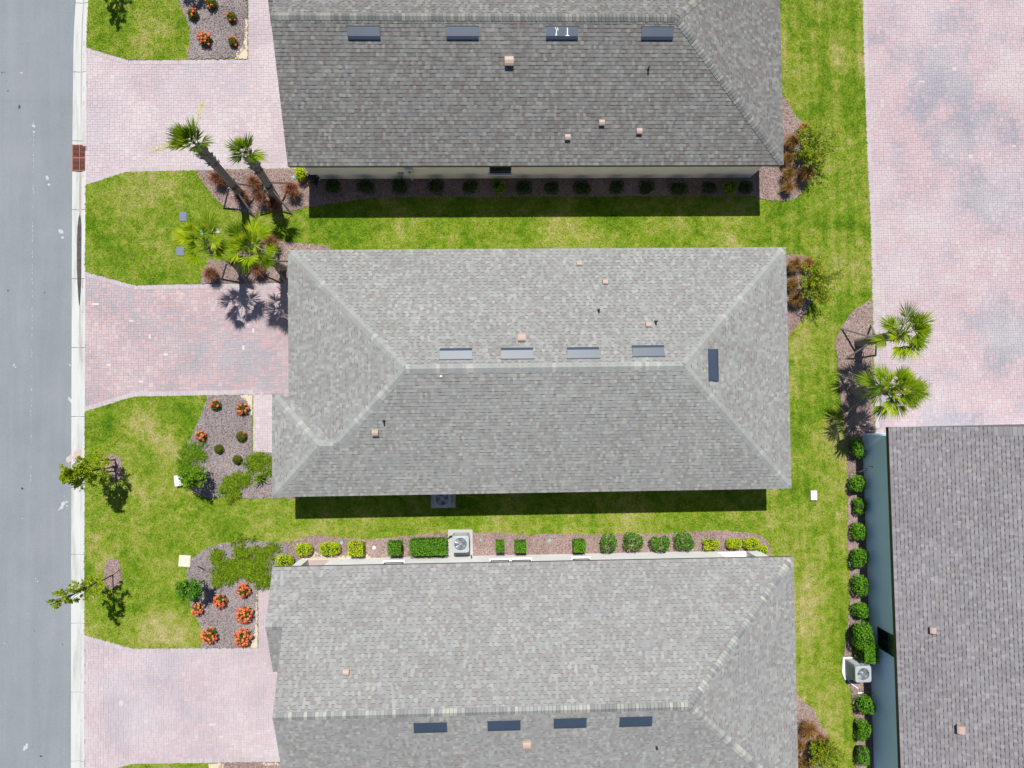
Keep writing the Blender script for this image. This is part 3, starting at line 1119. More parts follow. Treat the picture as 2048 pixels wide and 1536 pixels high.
# ---- the house on the right: only its west slope and blue wall show
RX, RN = 16.37, -1.17                            # west eave, north rake
RS = -30.0
root = thing('blue_house', 'pale blue house on the right under a brown-grey shingle roof', 'house', (20.0, -15.0, 0), math.radians(.5))
inv = np.array([-20.0, -15.0 * -1, 0])
RW = 5.6
mb = MB()
rr = random.Random(21)
planes_r = {'w': (np.array([RX - .05, 0, HE]), np.array([-SI, 0, CO]))}
course(mb, np.array([RX, 0, HE]) + inv, (0, 1, 0), (CO, 0, SI), lambda q: (RS, RN), RW / CO, rr, None, .75)
course(mb, np.array([RX + 2 * RW, 0, HE]) + inv, (0, 1, 0), (-CO, 0, SI), lambda q: (RS, RN), RW / CO, rr, None, .2)
HRR = HE + RW * PT
for a, b in ((RX, RX + RW), (RX + 2 * RW, RX + RW)):
    mb.poly([np.array([a, RS, HE - .012]) + inv, np.array([a, RN, HE - .012]) + inv, np.array([b, RN, HRR - .012]) + inv, np.array([b, RS, HRR - .012]) + inv], .3)
roof = mb.build('roof', M['shingle_brown'], root)
cb = MB()
caps(cb, np.array([RX + RW, RS, HRR]) + inv, np.array([RX + RW, RN, HRR]) + inv, np.array([-SI, 0, CO]), np.array([SI, 0, CO]), rr)
cb.build('ridge_cap', M['cap'], roof)
cb = MB()
q0 = on_roof(1994, 864, planes_r['w'])
for i in range(12):
    a = np.array([q0[0] + i * .14, RN - .22, 0])
    t = .6 + .3 * rr.random()
    z = HE + (a[0] - RX) * PT + .03
    cb.add(np.array([[a[0], RN - .36, z], [a[0] + .15, RN - .36, z + .15 * PT - .012], [a[0] + .15, RN - .02, z + .15 * PT - .012], [a[0], RN - .02, z],
                     [a[0], RN - .36, z - .02], [a[0], RN - .02, z - .02]]) + inv, [[0, 1, 2, 3], [4, 0, 3, 5]], t)
cb.build('rake_cap', M['shingle_brown'], roof)
fb = MB()
fb.box(np.array([RX + .02, (RS + RN) / 2, HE - .115]) + inv, (.022, RN - RS, .19))
rake(fb, [np.array([RX, RN + .004, HE]) + inv, np.array([RX + RW, RN + .004, HRR]) + inv, np.array([RX + 2 * RW, RN + .004, HE]) + inv])
fb.build('fascia', M['frame_dark'], root)
sb = MB()
sb.prism([(RX + .04 + inv[0], RS + inv[1]), (RX + 2 * RW - .04 + inv[0], RS + inv[1]), (RX + 2 * RW - .04 + inv[0], RN - .01 + inv[1]), (RX + .04 + inv[0], RN - .01 + inv[1])], HE - .165, HE - .15, bottom=True)
sb.build('soffit', M['fascia'], root)
WX, WN = 16.80, -1.57
walls(root, [(WX + inv[0], RS + .4 + inv[1]), (WX + 10.2 + inv[0], RS + .4 + inv[1]), (WX + 10.2 + inv[0], WN + inv[1]), (WX + inv[0], WN + inv[1])], 'wall_blue')
gb = MB()
gb.poly([np.array([RX + .3, WN - .01, HE - .16]) + inv, np.array([RX + 2 * RW - .3, WN - .01, HE - .16]) + inv, np.array([RX + RW, WN - .01, HRR - .15]) + inv])
gb.build('gable_wall', M['wall_blue'], root)
window(root, (WX + inv[0], -10.40 + inv[1], .76), .90, 1.52, 'y', -1, sill=False, mat='pane_reflection')
for px, py, s in ((1868, 1258, .24), (1922, 1456, .30)):
    p = on_roof(px, py, planes_r['w'])
    vent_box(roof, p + inv + np.array([-SI, 0, CO]) * .012, slope_ang('w'), s)
ln = MB()
ln.box(np.array([17.12, WN + .09, 2.05]) + inv, (.14, .14, .26))
ln.box(np.array([17.12, WN + .09, 2.21]) + inv, (.19, .19, .05))
ln.box(np.array([17.12, WN + .012, 2.05]) + inv, (.10, .02, .20))
ln.build('wall_lantern', M['lantern'], root)

# ================================================================ ground
mb = MB()
mb.prism([(-400, -400), (400, -400), (400, 400), (-400, 400)], -.6, -.14)
struct(mb.build('ground', M['lawn'], None))
kl = [(172, -500), (153, -80), (151, 0), (148, 40), (146, 100), (144, 290), (143, 500), (142, 800), (141.5, 1100), (141, 1536), (140, 2100)]
kr = [(198, -500), (179, -80), (177, 0), (174.5, 60), (173, 110), (172, 330), (171, 560), (170, 800), (169, 1100), (168.5, 1536), (167.5, 2100)]
KL, KR = GP(kl), GP(kr)
mb = MB()
road = [(-60, 80)] + [(KL[0][0], 80)] + [tuple(p) for p in KL] + [(KL[-1][0], -80), (-60, -80)]
mb.prism(road, -.12, -.035)
struct(mb.build('road', M['asphalt'], None))


def kerb_piece(y0, y1, n=10):
    """valley kerb from pixel row y0 to y1, with its dished profile"""
    prof = [(0, -.028), (.08, -.030), (.35, -.048), (.55, -.062), (.62, -.060), (.72, -.030), (.82, -.006), (.90, .006), (1.0, .004)]
    ys = np.linspace(y0, y1, n)
    ly = [p[1] for p in kl]
    V = []
    for y in ys:
        a = G(np.interp(y, ly, [p[0] for p in kl]), y)
        b = G(np.interp(y, ly, [p[0] for p in kr]), y)
        for s, z in prof:
            q = a + (b - a) * s
            V.append((q[0], q[1], z))
    m = len(prof)
    F = [[i * m + j, (i + 1) * m + j, (i + 1) * m + j + 1, i * m + j + 1] for i in range(n - 1) for j in range(m - 1)]
    return V, F


joints = [1523 - 138 * i for i in range(-4, 15)][::-1]
mb = MB()
edges = [-500] + [j for j in joints if j > -490] + [2100]
for a, b in zip(edges[:-1], edges[1:]):
    if a < 289 < b:
        segs = [(a, 288.5), (342.5, b)]
    else:
        segs = [(a, b)]
    for p, q in segs:
        V, F = kerb_piece(p + (.45 if p == a else 0), q - (.45 if q == b else 0))
        mb.add(V, F)
kb = mb.build('kerb', M['kerb'], None)
struct(kb)
mb = MB()
mb.prism([tuple(p) for p in KL] + [tuple(p) for p in KR[::-1]], -.13, -.075)
struct(mb.build('kerb_bed', M['joint'], None))

# storm drain in the kerb
gc = (G(144, 289) + G(172, 342)) / 2
gw = G(172, 315)[0] - G(144, 315)[0]
gl = G(158, 289)[1] - G(158, 342)[1]
dr = thing('storm_drain', 'rusty red storm drain grate set in the pale kerb', 'drain', (gc[0], gc[1], -.03))
mb = MB()
for s in (-1, 1):
    mb.box((s * (gw / 2 - .02), 0, 0), (.04, gl, .05))
    mb.box((0, s * (gl / 2 - .02), 0), (gw - .084, .04, .048))
mb.box((.02, 0, 0.002), (.04, gl - .084, .05))
mb.box((0, 0, -.002), (gw - .084, .06, .046))
mb.build('frame', M['rust'], dr)
mb = MB()
for s in (-1, 1):
    for i in range(9):
        y = s * (.065 + i * (gl / 2 - .09) / 9)
        mb.box((-gw / 4 + .01, y, -.004), (gw / 2 - .07, .019, .04))
        mb.box((gw / 4 + .012, y, -.004), (gw / 2 - .075, .019, .04))
mb.build('bar', M['rust'], dr)
mb = MB()
mb.box((0, 0, -.035), (gw - .01, gl - .01, .02))
mb.build('pit', M['pit'], dr)


def wavy(poly, step=.09, amp=.02, closed=True):
    """subdivide an outline and roughen it"""
    out = []
    n = len(poly)
    for i in range(n):
        a, b = np.array(poly[i]), np.array(poly[(i + 1) % n])
        L = np.linalg.norm(b - a)
        m = max(1, int(L / step))
        nn = np.array([-(b - a)[1], (b - a)[0]]) / (L + 1e-9)
        for j in range(m):
            out.append(a + (b - a) * j / m + nn * RNG.normal(0, amp) * (1 if j else .3))
    return np.array(out)


def flat(name, pts_px, z, mat, amp=0.0, th=.03, step=.09):
    P_ = GP(pts_px)
    if amp:
        P_ = wavy(P_, step, amp)
    mb = MB()
    mb.prism(P_, z - th, z)
    return mb.build(name, mat, None), P_


# gutter: silt upstream, standing water, rust stain
def gutter_blob(name, y0, y1, wmax, mat, xc=.56, z=-.052):
    ys = np.linspace(y0, y1, 26)
    ly = [p[1] for p in kl]
    L, Rr = [], []
    for i, y in enumerate(ys):
        u = i / 25
        w = wmax * (math.sin(math.pi * u ** .75) ** .7) * RNG.uniform(.9, 1.08) + .001
        c = G(np.interp(y, ly, [p[0] for p in kl]) * (1 - xc) + np.interp(y, ly, [p[0] for p in kr]) * xc, y)
        L.append((c[0] - w / 2, c[1]))
        Rr.append((c[0] + w / 2, c[1]))
    mb = MB()
    mb.prism(L + Rr[::-1], z - .03, z)
    return struct(mb.build(name, mat, None))


gutter_blob('silt', 343, 470, .13, M['gutter_dirt'], .56, -.0555)
gutter_blob('silt', -60, 288, .05, M['gutter_dirt'], .57, -.0570)
gutter_blob('silt', 560, 720, .05, M['gutter_dirt'], .56, -.0570)
gutter_blob('water', 428, 612, .235, M['puddle'], .52, -.0470)
for pts, z in (([(147, 905), (152, 899), (160, 900), (164, 908), (163, 925), (156, 921), (150, 930), (145, 920)], -.018), ([(131, 917), (141, 908), (141, 922), (134, 926)], -.031)):
    o, _ = flat('stain', pts, z, M['stain'], .015, .03)
    struct(o)

# marks on the asphalt
mb = MB()


def splat(cx, cy, rx, ry, ang=0.0):
    c = G(cx, cy)
    n = 14
    th = np.arange(n) * 2 * math.pi / n
    rr_ = 1 + RNG.normal(0, .16, n)
    x = rx / 45 * np.cos(th) * rr_
    y = ry / 45 * np.sin(th) * rr_
    ca, sa = math.cos(ang), math.sin(ang)
    mb.poly(np.c_[c[0] + x * ca - y * sa, c[1] + x * sa + y * ca, np.full(n, -.031 + RNG.uniform(0, .0012))])


yy = 235.0
while yy < 960:
    ln_ = RNG.uniform(1.5, 7)
    if RNG.random() < (.75 if yy < 760 else .4):
        splat(66.5 - (yy - 240) * .0085 + RNG.normal(0, .5), yy, .4 + .25 * RNG.random(), ln_ / 2)
    yy += ln_ + RNG.uniform(1, 6)
for cx, cy, rx, ry in ((66, 251, 2.4, 4.5), (67, 263, 2, 2.5), (94, 355, 3, 5), (97, 369, 2.4, 2.6), (121, 463, 3.4, 6), (124, 475, 2.5, 2.6), (126, 1008, 4.5, 4), (122, 1015, 4, 3),
                       (132, 1004, 2.5, 2), (128, 993, 1, 1), (117, 1019, 2.5, 1.2), (133, 1012, 1.5, 2), (50, 1496, 5, 3.5), (47, 1500, 2.5, 2), (53, 1490, 2, 2.5), (27, 730, 3, 1.6), (30, 734, 2, 1.2), (42, 145, 2, 2),
                       (70, 1158, 2, 1), (74, 1163, 2, 1.4), (8, 1287, 1, 1), (55, 1228, 1, 1), (44, 1037, 1, 1), (139, 800, 2.5, 7), (139, 730, 1.2, 3)):
    splat(cx, cy, rx, ry, RNG.random())
struct(mb.build('road_marking', M['paint_white'], None))
mb = MB()
for cx, cy, rx, ry in ((3, 144, 1.3, 1.3), (8, 144, 1, 1), (15, 181, 1.4, 1.4), (12, 162, .7, .7), (15, 581, 1.6, 1.6), (88, 585, 1.1, 1.1), (43, 977, 2.2, 2), (81, 1513, 2, 1.5), (124, 1289, 1, 1), (68, 1262, 1, 1), (38, 213, 2, 4)):
    splat(cx, cy, rx, ry)
struct(mb.build('oil_spot', M['pipe_dark'], None))
# joint between two asphalt lays
mb = MB()
for x0_, x1_, yy_ in ((0, 142, 201),):
    a, b = G(x0_ - 200, yy_), G(x1_, yy_)
    mb.quad((a[0], a[1] - .012, -.033), (b[0], b[1] - .012, -.033), (b[0], b[1] + .012, -.033), (a[0], a[1] + .012, -.033))
struct(mb.build('asphalt_seam', speckle('seam_tar', (.165, .175, .182), .2, 30), None))


# ---- paved surfaces: real pavers in a random bond over joint sand
def pavers(name, poly, matname, seed, contrast=.5, cell=.107, base_z=0.0, only_inside=True):
    r = np.random.default_rng(seed)
    P_ = np.array(poly)
    x0, y0_ = P_.min(0) - .2
    x1, y1_ = P_.max(0) + .2
    nx, ny = int((x1 - x0) / cell) + 1, int((y1_ - y0_) / cell) + 1
    used = np.zeros((nx, ny), bool)
    rects = []
    shapes = [(2, 1), (1, 2), (2, 1), (1, 2), (2, 2), (3, 1), (1, 1)]
    pr = np.array([.34, .27, 0, 0, .17, .14, .08])
    pr /= pr.sum()
    ch = r.choice(7, size=(nx, ny), p=pr)
    for j in range(ny):
        for i in range(nx):
            if used[i, j]:
                continue
            w, h = shapes[ch[i, j]]
            while i + w > nx or used[i:i + w, j].any():
                w -= 1
            if j + h > ny:
                h = ny - j
            used[i:i + w, j:j + h] = True
            rects.append((i, j, w, h))
    R_ = np.array(rects, float)
    cx = x0 + (R_[:, 0] + R_[:, 2] / 2) * cell
    cy = y0_ + (R_[:, 1] + R_[:, 3] / 2) * cell
    c = np.c_[cx, cy]
    keep = inside(P_, c)
    R_, c = R_[keep], c[keep]
    n = len(R_)
    g = .0034
    hw = R_[:, 2] * cell / 2 - g
    hh = R_[:, 3] * cell / 2 - g
    z = base_z + r.uniform(-.002, .002, n)
    tl = r.normal(0, .0018, (n, 2))
    V = np.stack([np.c_[c[:, 0] - hw, c[:, 1] - hh, z - tl[:, 0]], np.c_[c[:, 0] + hw, c[:, 1] - hh, z + tl[:, 0]],
                  np.c_[c[:, 0] + hw, c[:, 1] + hh, z + tl[:, 1]], np.c_[c[:, 0] - hw, c[:, 1] + hh, z - tl[:, 1]]], 1).reshape(-1, 3)
    t = np.clip(.5 + (rand_noise(c, 1.1, seed) - .5) * 1.1 * (1 - contrast) + (rand_noise(c, 3.0, seed + 1) - .5) * .95 + (rand_noise(c, .55, seed + 2) - .5) * .35 + (r.random(n) - .5) * contrast * 1.3, 0, .93)
    t = np.where(r.random(n) < (.010 if matname == 'paver_red' else .003), 1.0, t)
    mb = MB()
    mb.add(V, np.arange(n * 4).reshape(n, 4), t)
    o = mb.build(name, M[matname], None)
    b = MB()
    b.prism(P_, base_z - .06, base_z - .009)
    struct(b.build('paving_base', M['joint'], None))
    return struct(o)


def border(name, line_px, width=.20, unit=.105, z=.006, seed=3, inward=1):
    """one row of edging pavers along a line"""
    r = np.random.default_rng(seed)
    L = GP(line_px)
    mb = MB()
    for a, b in zip(L[:-1], L[1:]):
        d = b - a
        n = np.linalg.norm(d)
        d /= n
        q = np.array([-d[1], d[0]]) * inward
        m = max(1, int(round(n / unit)))
        s = n / m
        for i in range(m):
            p0, p1 = a + d * (i * s + .004), a + d * ((i + 1) * s - .004)
            mb.quad((*p0, z), (*p1, z), (*(p1 + q * width), z), (*(p0 + q * width), z), r.random())
    o = mb.build(name, M['paver_edge'], None)
    return struct(o)


top_line = [(173, 95), (258, 120.5), (376, 119.5), (496, 118)]
top_low = [(173, 370), (253, 344), (400, 340.5), (592, 337)]
pavers('driveway', GP([(170.5, 80), (258, 114), (490, 110), (490, -500), (640, -500), (640, 345), (592, 345), (253, 352), (170, 384)]), 'paver_pale', 31, .34)
mid_line = [(170, 543), (269, 570), (420, 567.5), (600, 564.5)]
mid_low = [(170, 823), (269, 793), (420, 790.5), (506, 789)]
pavers('driveway', GP([(168, 530), (269, 562), (640, 556), (640, 789), (506, 789), (506, 795), (269, 800), (167.5, 836)]), 'paver_red', 33, .50)
pavers('walkway', GP([(500, 789.2), (640, 789.2), (640, 905), (500, 905)]), 'paver_pale', 34, .45)
bot_line = [(169, 1270), (269, 1297), (400, 1296), (516, 1295)]
bot_low = [(200, 1545), (266, 1527.5), (400, 1526), (560, 1524)]
pavers('driveway', GP([(166.5, 1256), (269, 1289), (510, 1287), (510, 1174), (640, 1174), (640, 1535), (266, 1537), (166.5, 1565)]), 'paver_pale', 35, .40)
PLZ = [(1712, -500), (1722, -90), (1725, 0), (1727, 100), (1731, 220), (1735, 330), (1740, 430), (1742.5, 510), (1744.5, 600), (1747, 700), (1749, 780), (1750, 852), (1751, 880)]
pavers('paved_court', np.r_[GP([(x - 12, y) for x, y in PLZ]), GP([(2500, 880), (2500, -500)])], 'paver_plaza', 37, .34)
for ln_, inw, sd in ((top_line, -1, 1), (top_low, 1, 2), (mid_line, -1, 3), (mid_low, 1, 4), (bot_line, -1, 5), (bot_low, 1, 6), (PLZ, 1, 7)):
    border('paver_edging', ln_, seed=sd, inward=inw)

# ---- lawns
lawn_A = [(198, -500), (179, -80), (177, 0), (174.5, 60), (173, 95), (258, 120.5), (376, 119.5), (496, 118), (496, -500)]
lawn_B = [(172, 370), (253, 344), (400, 340.5), (592, 337), (1000, 337), (1000, 560), (600, 564.5), (420, 567.5), (269, 570), (170.5, 543)]
lawn_C = [(170, 823), (269, 793), (420, 790.5), (506, 789), (506, 905), (1000, 905), (1000, 1174), (516, 1174), (516, 1295), (400, 1296), (269, 1297), (169, 1270)]
lawn_D = [(168.5, 1553), (200, 1545), (266, 1527.5), (400, 1526), (560, 1524), (620, 1524), (620, 1640), (168.5, 1640)]
lawn_E = [(1000, -80), (1560, -80)] + [(x, y) for x, y in PLZ] + [(1775, 900), (1790, 1640), (1000, 1640)]
lawn_E1 = [(1000, 300), (1540, 300), (1540, 1640), (1000, 1640)]
lawn_E2 = [(1540, -500)] + [(x, y) for x, y in PLZ] + [(1775, 900), (1790, 1640), (1540, 1640)]
lawns = []
for pts, mat in ((lawn_A, 'lawn'), (lawn_B, 'lawn'), (lawn_C, 'lawn'), (lawn_D, 'lawn'), (lawn_E1, 'lawn'), (lawn_E2, 'lawn_strip')):
    o, P_ = flat('lawn', pts, LAWN_Z, M[mat], .009, .09)
    struct(o)
    lawns.append((P_, mat))

# ---- planting beds
BZ = .045
beds_px = {
    'front_top': ([(357, -80), (357.6, 0), (366, 23), (375, 41), (380, 56), (381.5, 82), (376, 111), (376, 118.5), (475, 117.2), (480, 112), (492, 96), (494, 60), (494, -80)], 'mulch_grey'),
    'palm_top': ([(390, 341.5), (396, 348), (403, 359), (411, 371), (421, 383), (435, 402), (452, 414), (480, 425), (500, 428), (525, 424), (560, 421.5), (590, 421), (617, 415), (650, 410), (690, 403), (730, 398), (790, 395), (900, 394), (1100, 393), (1300, 392), (1500, 392), (1516, 393), (1521, 398), (1540, 402), (1562, 402.5), (1588, 399), (1602, 388), (1612, 365), (1620, 345), (1622, 320), (1622, 300), (1621, 280), (1616, 262), (1604, 247), (1590, 231), (1580, 216), (1571, 201), (1563, 192), (1480, 192), (1480, 335), (592, 337.8)], 'mulch'),
    'east_mid': ([(1540, 509), (1585, 508.5), (1600, 511.5), (1615, 515), (1623, 526), (1625, 545), (1622, 565), (1623, 600), (1614, 622), (1602, 641), (1590, 655), (1577, 674), (1540, 674)], 'mulch'),
    'east_low': ([(1560, 1378), (1588, 1385), (1597, 1391), (1609, 1406), (1626, 1416), (1636, 1437), (1644, 1455), (1654, 1466), (1656, 1490), (1655, 1520), (1652, 1600), (1560, 1600)], 'mulch'),
    'palm_mid': ([(402, 566.8), (403, 556), (408, 541), (416, 522), (440, 505), (480, 492), (520, 481), (545, 480), (580, 485), (620, 488), (655, 492), (664, 500), (664, 530), (620, 563.5)], 'mulch'),
    'front_mid': ([(414, 791.4), (413.5, 803), (403, 831), (394, 849), (388, 867), (378, 884), (372, 905), (368, 935), (372, 965), (388, 985), (418, 996), (444, 994), (500, 996), (600, 996), (600, 905.5), (505, 905.5), (505, 860), (504, 810), (490, 795), (488, 789.6)], 'mulch_grey'),
    'long_low': ([(575, 1085), (580, 1085), (599, 1077), (620, 1072), (650, 1071), (689, 1076), (736, 1079), (767, 1076), (814, 1071), (877, 1065), (948, 1064), (981, 1065), (1020, 1066), (1059, 1071), (1090, 1067), (1137, 1067), (1181, 1069), (1242, 1067), (1304, 1067), (1366, 1065), (1427, 1060), (1489, 1064), (1519, 1071), (1536, 1083), (1543, 1101), (1541, 1125), (1000, 1150), (640, 1150), (575, 1150)], 'mulch'),
    'front_low': ([(381, 1130), (383, 1118), (392, 1111), (403, 1102), (419, 1094), (446, 1086.5), (470, 1082), (494, 1080), (541, 1083), (575, 1085), (575, 1174.5), (560, 1174.5), (515, 1174.5), (515, 1260), (512, 1275), (500, 1294.6), (402, 1295.5), (406, 1275), (402, 1257), (397, 1240), (388, 1226), (381, 1205), (379, 1185), (374, 1165), (374, 1146), (377, 1136)], 'mulch_grey'),
    'low_front': ([(440, 1525.4), (530, 1524.3), (548, 1526), (600, 1526), (600, 1600), (434, 1600), (436, 1540)], 'mulch'),
    'right_wall': ([(1743, 602), (1735, 603), (1716, 615), (1699, 629), (1683, 653), (1673, 675), (1669, 689), (1673, 711), (1675, 735), (1677, 764), (1679, 790), (1683, 820), (1691, 855), (1694, 890), (1695, 950), (1694, 1040), (1695, 1087), (1700, 1150), (1699, 1206), (1692, 1275), (1686, 1315), (1688, 1359), (1702, 1378), (1706, 1409), (1711, 1462), (1711, 1540), (1711, 1640), (1765, 1640), (1752, 1100), (1748, 868), (1748.5, 852), (1746, 780), (1744.5, 700)], 'mulch'),
    'tree_ring_a': ([(209, 916), (223, 908), (240, 914), (245, 930), (247, 949), (240, 960), (216, 960), (206, 947), (203, 929)], 'mulch'),
    'tree_ring_b': ([(209, 1135), (212, 1124), (219, 1118), (235, 1117), (240, 1125), (241, 1135), (244, 1142), (243, 1162), (238, 1174), (217, 1178), (210, 1167), (208, 1150)], 'mulch'),
}
bed_polys = []
for nm, (pts, mat) in beds_px.items():
    o, P_ = flat('mulch_bed', pts, BZ, M[mat], .022, .06, .08)
    struct(o)
    bed_polys.append((P_, mat))
# bare sand showing at bed edges
for pts in ([(470, 118.6), (474, 106), (484, 97), (490, 80), (491, 40), (495.5, 40), (495.5, 118.2)], [(480, 790.2), (484, 797), (494, 801), (500, 812), (502, 830), (505.5, 830), (505.5, 789.8)],
            [(495, 1294.8), (503, 1280), (508, 1268), (512, 1240), (512.5, 1190), (515.5, 1180), (515.5, 1294.6)], [(418, 1526.6), (419, 1600), (452, 1600), (447, 1540), (450, 1526.2)], [(520, 1525.2), (534, 1531), (548, 1528), (558, 1531), (558, 1524.8)],
            [(618, 1092), (640, 1108), (690, 1110), (735, 1106), (742, 1112), (740, 1120), (600, 1122), (612, 1108)]):
    o, _ = flat('sand', pts, BZ + .005, M['sand'], .014, .05, .07)
    struct(o)

# ---- scattered mulch chips and grass blades (nobody could count them)
foot = [np.array([(XW - .3, Y_TOP - W2 + .6), (XE - .6, Y_TOP - W2 + .6), (XE - .6, Y_TOP + W2), (XW - .3, Y_TOP + W2)]),
        np.array([(XW + .2, Y_MID - W2 + .2), (XE - .6, Y_MID - W2 + .2), (XE - .6, Y_MID + W2 - .1), (XW + .2, Y_MID + W2 - .1)]),
        np.array([(XW + .2, Y_BOT - W2), (XE - .6, Y_BOT - W2), (XE - .6, Y_BOT + W2 - .3), (XW - .3, Y_BOT + W2 - .3)]),
        np.array([(16.8, -30), (30, -30), (30, -1.6), (16.8, -1.6)])]
VIEW = np.array([(-22.2, 19.2), (25.4, 19.6), (24.6, -17.6), (-22.2, -16.4)])


def scatter(poly, dens):
    lo, hi = poly.min(0), poly.max(0)
    lo = np.maximum(lo, VIEW.min(0))
    hi = np.minimum(hi, VIEW.max(0))
    n = int(max(0, (hi[0] - lo[0]) * (hi[1] - lo[1])) * dens)
    p = RNG.uniform(lo, hi, (n, 2))
    p = p[inside(poly, p)]
    for f in foot:
        p = p[~inside(f, p)]
    return p


for mat in ('mulch', 'mulch_grey'):
    mb = MB()
    for P_, m_ in bed_polys:
        if m_ != mat:
            continue
        p = scatter(P_, 620)
        n = len(p)
        P3 = np.c_[p, BZ + RNG.uniform(.004, .028, n)]
        N3 = np.tile([0, 0, 1.0], (n, 1))
        mb.leaves(P3, N3, RNG.uniform(.035, .10, n), .32, None, .35)
    stuff(mb.build('mulch_chips', M[mat], None), 'grey-brown bark chips covering the planting beds' if mat == 'mulch_grey' else 'reddish-brown bark chips covering the planting beds', 'mulch')

for mat, bm in (('lawn', 'blade'), ('lawn_strip', 'blade_strip')):
    mb = MB()
    for P_, m_ in lawns:
        if m_ != mat:
            continue
        p = scatter(P_, 900)
        for B_, _ in bed_polys:
            p = p[~inside(B_, p)]
        n = len(p)
        ang = RNG.uniform(0, 2 * math.pi, n)
        lean = RNG.uniform(.025, .09, n)
        h = RNG.uniform(.018, .050, n)
        w = RNG.uniform(.007, .017, n)
        dx, dy = np.cos(ang), np.sin(ang)
        b = np.c_[p, np.full(n, LAWN_Z - .004)]
        tip = b + np.c_[dx * lean, dy * lean, h]
        side = np.c_[-dy * w, dx * w, np.zeros(n)]
        V = np.stack([b - side, b + side, tip], 1).reshape(-1, 3)
        mb.add(V, np.arange(n * 3).reshape(n, 3), RNG.random(n))
    stuff(mb.build('grass', M[bm], None), 'short green and straw-coloured grass of the lawns between the houses' if mat == 'lawn' else 'mown green and straw-coloured grass strip beside the paved court', 'grass')


# ================================================================ plants
def fib(n, r, zmin=-.2):
    """points spread over a ball above zmin"""
    p = RNG.normal(0, 1, (n * 2, 3))
    p /= np.linalg.norm(p, axis=1)[:, None]
    p = p[p[:, 2] > zmin][:n]
    return p


def bush_round(name, label, cat, px, py, rx, ry, h, mat, group=None, leaf=.055, n=900, square=False, lumps=0, seed=0, z=.04, core=True):
    """clipped shrub: a leafy shell over a dark twiggy core"""
    c = G(px, py, h * .8)
    t = thing(name, label, cat, (c[0], c[1], z), 0, group)
    mb = MB()
    if square:
        p = RNG.uniform(-1, 1, (n, 3))
        ax = RNG.choice(3, n, p=[.28, .28, .44])
        sg = np.where(RNG.random(n) < .5, -1, 1)
        sg = np.where(ax == 2, 1, sg)
        p[np.arange(n), ax] = sg * RNG.uniform(.88, 1.04, n)
        N = np.zeros((n, 3))
        N[np.arange(n), ax] = sg
        P3 = p * np.array([rx, ry, h / 2]) + np.array([0, 0, h / 2])
    else:
        p = fib(n, 1)
        n = len(p)
        q = RNG.uniform(.82, 1.05, n)
        if lumps:
            lp = RNG.normal(0, 1, (lumps, 3))
            lp /= np.linalg.norm(lp, axis=1)[:, None]
            q = q * (.70 + .42 * np.clip(np.max(p @ lp.T, axis=1) - .40, 0, 1) / .60)
            q = np.where(RNG.random(n) < .05, q * RNG.uniform(1.05, 1.22, n), q)
        e = np.sign(p) * np.abs(p) ** .8
        P3 = e * q[:, None] * np.array([rx, ry, h * .55]) + np.array([0, 0, h * .45])
        N = p
    N = N + np.array([0, 0, .35])
    mb.leaves(P3, N, leaf, .55, None, .55, .25)
    mb.build('foliage', M[mat], t)
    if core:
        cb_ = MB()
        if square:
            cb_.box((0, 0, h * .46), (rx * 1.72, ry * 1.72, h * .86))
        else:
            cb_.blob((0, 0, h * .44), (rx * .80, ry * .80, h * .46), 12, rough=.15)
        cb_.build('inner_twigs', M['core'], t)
    return t


LIME = 'lime clipped shrubs along the lower house'
bush_round('lime_shrub', 'lime-yellow shrub tucked beside the porch corner under the lower roof edge', 'shrub', 567, 1125, .40, .34, .6, 'leaf_lime', LIME, n=900)
bush_round('lime_shrub', 'round lime-yellow shrub, first by the porch pier of the lower house', 'shrub', 606, 1100, .36, .28, .55, 'leaf_lime', LIME, n=1000)
bush_round('lime_shrub', 'wide oval lime-yellow shrub next to a teal valve cap', 'shrub', 658, 1098, .46, .29, .55, 'leaf_lime', LIME, n=1200)
bush_round('lime_shrub', 'squarish lime-yellow shrub just left of a round white lid', 'shrub', 712, 1098, .32, .29, .6, 'leaf_lime', LIME, n=1000, square=True)
CUBE = 'box-clipped green shrubs along the lower house'
bush_round('clipped_shrub', 'green box-clipped shrub between the white lid and the long hedge', 'shrub', 789, 1097, .29, .28, .8, 'leaf_green', CUBE, n=1000, square=True)
bush_round('clipped_hedge', 'long box-clipped green hedge beside the sunlit air conditioner', 'hedge', 856, 1094, .80, .33, .85, 'leaf_green', None, n=2600, square=True)
bush_round('clipped_shrub', 'smallest green box-clipped shrub, nearest the sunlit air conditioner', 'shrub', 1000, 1093, .18, .22, .7, 'leaf_green', CUBE, n=620, square=True)
bush_round('clipped_shrub', 'green box-clipped shrub under the double window, left of a teal cap', 'shrub', 1041, 1093, .25, .23, .7, 'leaf_green', CUBE, n=800, square=True)
bush_round('clipped_shrub', 'green box-clipped shrub standing alone before the dark leafy row', 'shrub', 1159, 1092, .26, .24, .75, 'leaf_green', CUBE, n=900, square=True)
LOOSE = 'loose dark green shrubs along the lower house'
for i, (px, py, r, lb) in enumerate(((1216, 1087, .42, 'loose dark green shrub next after the last box-clipped one'), (1269, 1085, .46, 'widest of the loose dark green shrubs, beside a teal cap'),
                                     (1321, 1088, .40, 'low loose dark green shrub with a notched top, third of its row'), (1371, 1084, .42, 'star-shaped loose dark green shrub before the lime ones'))):
    bush_round('leafy_shrub', lb, 'shrub', px, py, r, r * .85, .75, 'leaf_dark', LOOSE, .10, 560, lumps=6 + i, core=False)
bush_round('lime_shrub', 'oval lime-yellow shrub after the dark leafy row', 'shrub', 1422, 1089, .38, .24, .5, 'leaf_lime', LIME, n=900, lumps=6)
